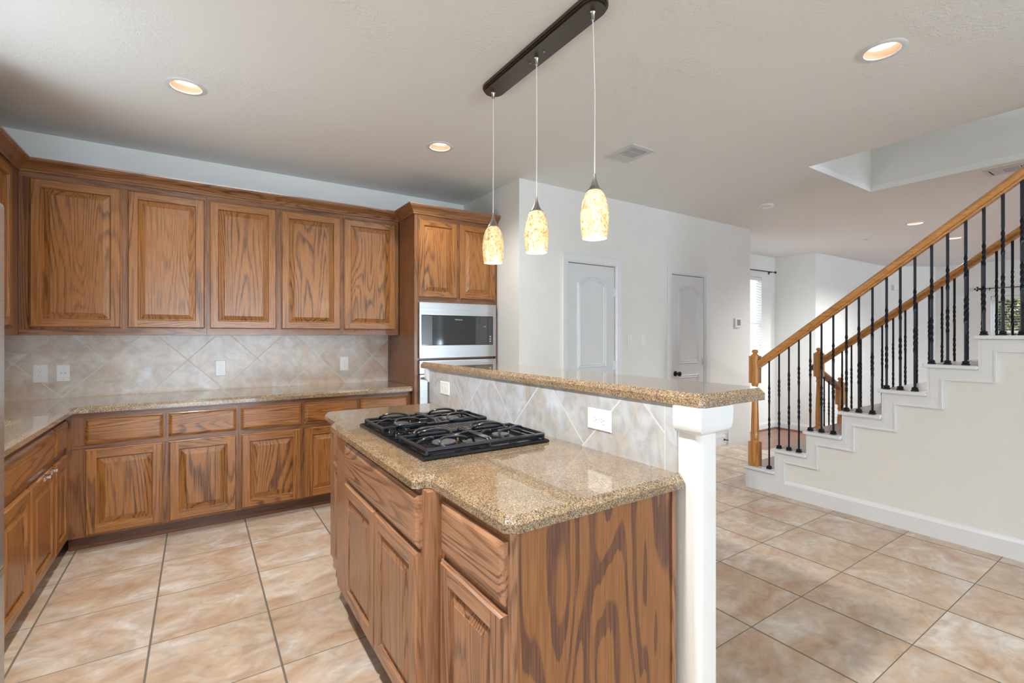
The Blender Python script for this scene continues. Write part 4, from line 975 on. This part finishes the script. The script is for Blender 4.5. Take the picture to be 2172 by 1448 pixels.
def vent(label, x0, x1, y0, y1, along):
    t = thing('ceiling_vent', label, 'vent', ((x0 + x1) / 2, (y0 + y1) / 2, CZ))
    m = MB(); m.plate(rect(x0, x1, y0, y1), [rect(x0 + 0.038, x1 - 0.038, y0 + 0.038, y1 - 0.038)], XY, CZ - 0.006, CZ - 0.0005); obj('frame', m, VENTM, t)
    m = MB(); m.box(x0 + 0.038, x1 - 0.038, y0 + 0.038, y1 - 0.038, CZ - 0.0012, CZ - 0.0004); obj('duct_opening', m, DARKP, t, label='dark duct opening')
    g = MB(); ln = (y1 - y0 - 0.076); ya = y0 + 0.038
    s1, s2 = ya + ln * 0.30, ya + ln * 0.72
    k = ya
    while k < s1: g.box(x0 + 0.036, x1 - 0.036, k + 0.001, k + 0.009, CZ - 0.006, CZ - 0.0015); k += 0.0165
    k = x0 + 0.038
    while k < x1 - 0.04: g.box(k + 0.001, k + 0.0075, s1, s2, CZ - 0.006, CZ - 0.0015); k += 0.0135
    k = s2
    while k < y1 - 0.04: g.box(x0 + 0.036, x1 - 0.036, k, k + 0.0145, CZ - 0.006, CZ - 0.0015); k += 0.0155
    g.box(x0 + 0.036, x1 - 0.036, s1 - 0.004, s1 + 0.004, CZ - 0.0062, CZ - 0.0015); g.box(x0 + 0.036, x1 - 0.036, s2 - 0.004, s2 + 0.004, CZ - 0.0062, CZ - 0.0015)
    obj('louvers', g, VENTM, t)
vent('square white ceiling air vent to the right of the pendant lights', 2.632, 2.878, 2.388, 2.684, 'x')
vent('white ceiling air vent above the stair handrail at the right edge', 5.545, 5.77, 0.84, 1.160, 'x')
t = thing('smoke_detector', 'white round smoke detector on the ceiling near the end of the door wall', 'smoke detector', (5.05, 2.72, CZ))
m = MB(); m.lathe([(0.001, -0.035), (0.045, -0.034), (0.062, -0.024), (0.066, -0.012), (0.066, 0)], (5.05, 2.72, CZ), 28); obj('housing', m, PLASTIC, t, smooth=True)
m = MB(); m.lathe([(0.072, -0.008), (0.072, 0)], (5.05, 2.72, CZ), 28); obj('base', m, PLASTIC, t)
m = MB(); m.box(8.02, 8.16, 2.90, 2.93, CZ - 0.004, CZ - 0.0003); tag(obj('ceiling_slot', m, VENTM), 'thin white strip on the far room ceiling left of the handrail', 'strip vent')

# pendant fixture
pd = thing('pendant_light', 'three-shade pendant light with long dark metal bar over the island', 'pendant light', (1.388, 1.88, 1.757))
def stadium(x, y0, y1, r, n=12):
    return [(x + r * math.cos(math.pi * k / n), y1 + r * math.sin(math.pi * k / n)) for k in range(n + 1)] + [(x + r * math.cos(math.pi + math.pi * k / n), y0 + r * math.sin(math.pi + math.pi * k / n)) for k in range(n + 1)]
m = MB(); cx = 1.383
ya, yb2 = 1.475, 2.272
for (r, z0, z1) in ((0.064, CZ - 0.016, CZ - 0.0005), (0.059, CZ - 0.024, CZ - 0.016), (0.053, CZ - 0.032, CZ - 0.024)):
    m.prism(stadium(cx, ya, yb2, r), XY, z0, z1)
obj('canopy_bar', m, FIXT, pd)
for y in (1.925, 1.81):
    m = MB(); m.lathe([(0.004, -0.006), (0.006, -0.004), (0.006, 0)], (1.381, y, CZ - 0.032), 10); obj('screw', m, NICKEL, pd, smooth=True)
for (x, y, zc, zs, zb_) in ((1.383, 2.283, 2.024, 1.960, 1.757), (1.388, 1.88, 2.018, 1.960, 1.757), (1.399, 1.482, 2.021, 1.962, 1.760)):
    m = MB(); m.lathe([(0.0085, -0.03), (0.010, -0.006), (0.014, 0.0)], (x if y > 1.5 else x - 0.01, y, CZ - 0.032), 14); obj('cord_grip', m, NICKEL, pd, smooth=True)
    m = MB(); m.tube([(x if y > 1.5 else x - 0.01, y, CZ - 0.06), (x + 0.0012, y, (CZ + zc) / 2), (x, y, zc)], 0.0028, 8); obj('cord', m, CORD, pd, smooth=True)
    m = MB(); m.lathe([(0.005, zc + 0.012), (0.0065, zc - 0.004), (0.010, zc - 0.018), (0.016, zc - 0.036), (0.027, zc - 0.055), (0.033, zs + 0.001), (0.030, zs - 0.004), (0.002, zs - 0.002)], (x, y, 0), 24); obj('socket_cup', m, NICKEL, pd, smooth=True)
    hh = zs - zb_
    m = MB(); pr = [(0.030, 1.0), (0.043, 0.90), (0.053, 0.75), (0.0595, 0.55), (0.0605, 0.42), (0.058, 0.22), (0.0515, 0.0)]
    m.lathe([(r, zb_ + h * hh) for r, h in pr], (x, y, 0), 36, caps=False); sh = obj('glass_shade', m, SHADE, pd, smooth=True, label='mottled amber and cream glass shade')
    m = MB(); m.lathe([(r - 0.003, zb_ + h * hh + (0.0 if h > 0 else 0.0005)) for r, h in pr], (x, y, 0), 36, caps=False); obj('shade_lining', m, SHADEIN, sh, smooth=True)
    m = MB(); m.lathe([(0.001, zb_ + 0.055), (0.018, zb_ + 0.062), (0.026, zb_ + 0.085), (0.018, zb_ + 0.12), (0.011, zb_ + 0.14), (0.011, zb_ + 0.19)], (x, y, 0), 16); obj('bulb', m, LENS, pd, smooth=True, label='lit bulb')
    lamp('pendant_lamp_glow', 'POINT', (x, y, zb_ - 0.01), 2.5, (1, 0.82, 0.55), 0.04)

# ================================================================== STAIRS
RISE, RUN, NY = 0.193, 0.2535, 2.415
NT = 14
nose = [NY - RUN * k for k in range(NT)]; tz = [RISE * (k + 1) for k in range(NT)]
SX0, SX1 = 4.12, 5.36
st = thing('staircase', 'staircase with brown wood treads and white risers rising toward the right', 'staircase', (4.74, 0.9, 0))
for k in range(NT):
    yk = nose[k]; y_end = (nose[k + 1] - 0.02) if k + 1 < NT else yk - 0.3
    m = MB(); m.box(4.172, SX1 - 0.045, y_end - 0.0, yk, tz[k] - 0.026, tz[k], bev=0.006); obj('tread', m, TREADW, st)
    for xa_, xb_ in ((4.076, 4.171), (SX1 - 0.044, SX1 + 0.03)):
        m = MB(); m.box(xa_, xb_, y_end + 0.001, yk, tz[k] - 0.024, tz[k] + 0.0005, bev=0.006); obj('tread_end', m, TRIM, st, label='white painted tread end')
    m = MB(); m.box(4.098, SX1 + 0.005, yk - 0.032, yk - 0.02, tz[k] - RISE + 0.0005, tz[k] - 0.026); obj('riser', m, TRIM, st, label='white riser')
# stringer body
def zig(off_y, off_z, last):
    pts = []
    for k in range(last):
        yr = nose[k] - 0.02 - off_y
        pts.append((yr, max(0, tz[k] - RISE - 0.026 - off_z) if k else 0)); pts.append((yr, tz[k] - 0.026 - off_z))
    return pts
LAST = NT
body = zig(0.012, 0.0, LAST)
yend = nose[LAST - 1] - 0.3
W2 = MB(); W2.prism(body + [(yend, tz[LAST - 1] - 0.026), (yend, 0)], YZ, SX0, SX1); obj('side_wall', W2, WALL, st, label='cream painted wall below the steps')
o_ = zig(0.0, 0.0, LAST); i_ = zig(0.079, 0.075, LAST)
sk = MB()
outer = o_ + [(yend, tz[LAST - 1] - 0.026)]
inner = []
for k in range(1, LAST):
    yr = nose[k] - 0.02 - 0.079
    inner.append((yr, tz[k - 1] - 0.026 - 0.075)); inner.append((yr, tz[k] - 0.026 - 0.075))
y0r = nose[0] - 0.02
inner = [(nose[1] - 0.02 - 0.079, 0.0)] + inner[1:] + [(yend, tz[LAST - 1] - 0.101)]
sk.prism(outer + inner[::-1], YZ, 4.1005, 4.1195)
sko = obj('skirt_board', sk, TRIM, st, label='white zigzag skirt board')
# raised bead following the steps
bd = MB()
path = []
for k in range(LAST):
    yr = nose[k] - 0.02 - 0.014
    if k: path.append((4.1004, yr, tz[k - 1] - 0.026 - 0.014))
    else: path.append((4.1004, yr, 0.0))
    path.append((4.1004, yr, tz[k] - 0.026 - 0.014))
path.append((4.1004, yend, tz[LAST - 1] - 0.04))
bd.sweep(path, [(-0.013, 0.0), (0.0, 0.0), (0.0, 0.0015), (-0.013, 0.002)], (-1, 0, 0))
path2 = [(4.1004, nose[1] - 0.099, 0.13)]
for k in range(1, LAST):
    yr = nose[k] - 0.02 - 0.079
    if k > 1: path2.append((4.1004, yr, tz[k - 1] - 0.101))
    path2.append((4.1004, yr, tz[k] - 0.101))
bd.sweep(path2, [(0.0, 0.0), (0.016, 0.0), (0.010, 0.002), (0.0, 0.003)], (-1, 0, 0))
obj('skirt_bead', bd, TRIM, st)
m = MB(); m.sweep([(4.1195, 2.30, 0), (4.1195, 2.065, 0), (4.1195, -1.2, 0)][1:], [(0, 0), (-0.0195, 0), (-0.0195, 0.105), (-0.012, 0.122), (-0.006, 0.132), (0, 0.132)], (0, 0, 1)); struct('baseboard_stairs', m, TRIM)
m = MB(); m.box(4.097, 4.1003, 2.066, 2.31, 0.0, 0.098); struct('trim_6', m, TRIM)

# railings
def zrail(y): return 1.065 + (RISE / RUN) * (2.29 - y)
def newel(parent, x, y, zbase, ztop_block, cap_top, side=0.082, zb1=None):
    h = side / 2; m = MB()
    zb1 = zb1 if zb1 is not None else zbase + 0.215
    zl = ztop_block - 0.248
    def blk(z0, z1):
        c = 0.013; z2 = z1
        po = [(x - h + c, y - h), (x + h - c, y - h), (x + h, y - h + c), (x + h, y + h - c), (x + h - c, y + h), (x - h + c, y + h), (x - h, y + h - c), (x - h, y - h + c)]
        m.prism(po, XY, z0, z1)
    m.box(x - h, x + h, y - h, y + h, zbase + 0.0006, zb1, bev=0.004); blk(zl + 0.008, ztop_block)
    m.lathe([(h * 0.98, zb1), (h * 0.72, zb1 + 0.015), (h * 0.74, zb1 + 0.024), (h * 0.84, zb1 + 0.034), (h * 0.84, zb1 + 0.042), (h * 0.76, zb1 + 0.048),
             (h * 0.80, zb1 + 0.09), (h * 0.74, zb1 + 0.22), (h * 0.60, zl - 0.10), (h * 0.54, zl - 0.055), (h * 0.68, zl - 0.045), (h * 0.68, zl - 0.032), (h * 0.55, zl - 0.022),
             (h * 0.66, zl - 0.008), (h * 0.7, zl + 0.008)], (x, y, 0), 24)
    z = ztop_block; q = (cap_top - ztop_block) / 0.058
    m.lathe([(h * 0.9, z), (h * 0.82, z + 0.008 * q), (h * 0.50, z + 0.016 * q), (h * 0.42, z + 0.026 * q), (h * 0.62, z + 0.032 * q), (h * 0.66, z + 0.038 * q), (h * 0.56, z + 0.045 * q), (h * 0.60, z + 0.050 * q), (h * 0.42, z + 0.056 * q), (0.001, z + 0.058 * q)], (x, y, 0), 24)
    return obj('newel_post', m, NEWELW, parent, smooth=True, label='turned honey oak newel post')
def baluster(parent, x, y, z0, z1, shoe=True):
    m = MB(); s = 0.0069; n = 46; vs = []; ph0 = math.pi / 4 + 0.5
    L = z1 - z0
    tw = [(z1 - 0.37, z1 - 0.22), (z1 - 0.66, z1 - 0.49)]
    for i in range(n + 1):
        z = z0 + L * i / n
        ang = ph0; bulge = 1.0
        for (a, b_) in tw:
            k = min(1, max(0, (z - a) / (b_ - a))); ang += k * math.pi * 2.0
            if 0 < k < 1: bulge = 1.03
        for q in range(4):
            th = ang + q * math.pi / 2; vs.append((x + s * 1.414 * bulge * math.cos(th), y + s * 1.414 * bulge * math.sin(th), z))
    fs = [(i * 4 + q, i * 4 + (q + 1) % 4, (i + 1) * 4 + (q + 1) % 4, (i + 1) * 4 + q) for i in range(n) for q in range(4)] + [(0, 1, 2, 3), tuple(n * 4 + q for q in range(4))]
    m.add(vs, fs); b = obj('baluster', m, IRON, parent)
    if shoe:
        h = MB(); r0, r1 = 0.0165, 0.0105
        prev = None
        for (r, z) in ((0.0175, z0 + 0.0006), (0.0175, z0 + 0.008), (0.013, z0 + 0.013), (0.015, z0 + 0.018), (0.0145, z0 + 0.023), (0.0095, z0 + 0.028)):
            ring = [(x - r, y - r, z), (x + r, y - r, z), (x + r, y + r, z), (x - r, y + r, z)]
            if prev:
                for q in range(4): h.face([prev[q], prev[(q + 1) % 4], ring[(q + 1) % 4], ring[q]])
            else: h.face(ring)
            prev = ring
        h.face(prev); obj('shoe', h, IRON, b)
def railing(label, x, group, ys, yend_):
    t = thing('stair_railing', label, 'railing', (x, 2.3, 0.193), group)
    newel(t, x + 0.006, 2.338, tz[0] + 0.0005, 1.168, 1.226)
    m = MB(); slope = RISE / RUN
    ya_, yb_ = 2.298, yend_
    P = [(-0.022, 0.0), (0.022, 0.0), (0.024, 0.010), (0.019, 0.018), (0.026, 0.032), (0.031, 0.046), (0.027, 0.062), (0.014, 0.072), (-0.014, 0.072), (-0.027, 0.062), (-0.031, 0.046), (-0.026, 0.032), (-0.019, 0.018), (-0.024, 0.010)]
    m.prism(P, lambda p, q, tt: (x + p, tt, zrail(tt) + q * 1.08), ya_, yb_)
    obj('handrail', m, RAIL, t, smooth=True, label='honey oak handrail')
    for y in ys:
        k = 0
        while k + 1 < NT and y < nose[k + 1]: k += 1
        baluster(t, x, y, tz[k] + 0.0006, zrail(y) + 0.004)
    return t
ys = [2.208, 2.124, 2.043, 1.964, 1.876, 1.793, 1.709, 1.619, 1.537, 1.451, 1.365, 1.285, 1.203, 1.113, 1.031, 0.942, 0.857, 0.772, 0.69] + [0.605 - 0.0845 * k for k in range(15)]
railing('near stair railing with black twisted balusters, its newel post beside the bar end', 4.14, 'stair railings', ys, -0.62)
railing('far stair railing with black twisted balusters on the other side of the stairs', 5.335, 'stair railings', [y + 0.0 for y in ys], -0.62)
# short lower railing past the far newel
lr = thing('stair_railing', 'short lower railing beyond the stairs with a low newel and brown sloping rail', 'railing', (5.7, 2.38, 0), 'stair railings')
newel(lr, 5.99, 2.40, 0.0, 0.822, 0.885, side=0.09)
m = MB(); P = [(-0.028, 0.0), (0.028, 0.0), (0.030, 0.03), (0.018, 0.06), (-0.018, 0.06), (-0.030, 0.03)]
m.prism(P, lambda p, q, tt: (tt, 2.40 + p, 0.985 - (tt - 5.40) * 0.43 + q), 5.385, 5.95); obj('handrail', m, wood('dark_brown_rail', 0, 1.3, light=(0.20, 0.075, 0.025), dark=(0.10, 0.035, 0.012), cross=14, bands=4), lr, label='reddish brown sloping handrail')
for x in (5.49, 5.60, 5.71, 5.82): baluster(lr, x, 2.40, 0.0006, 0.985 - (x - 5.40) * 0.43 + 0.003)
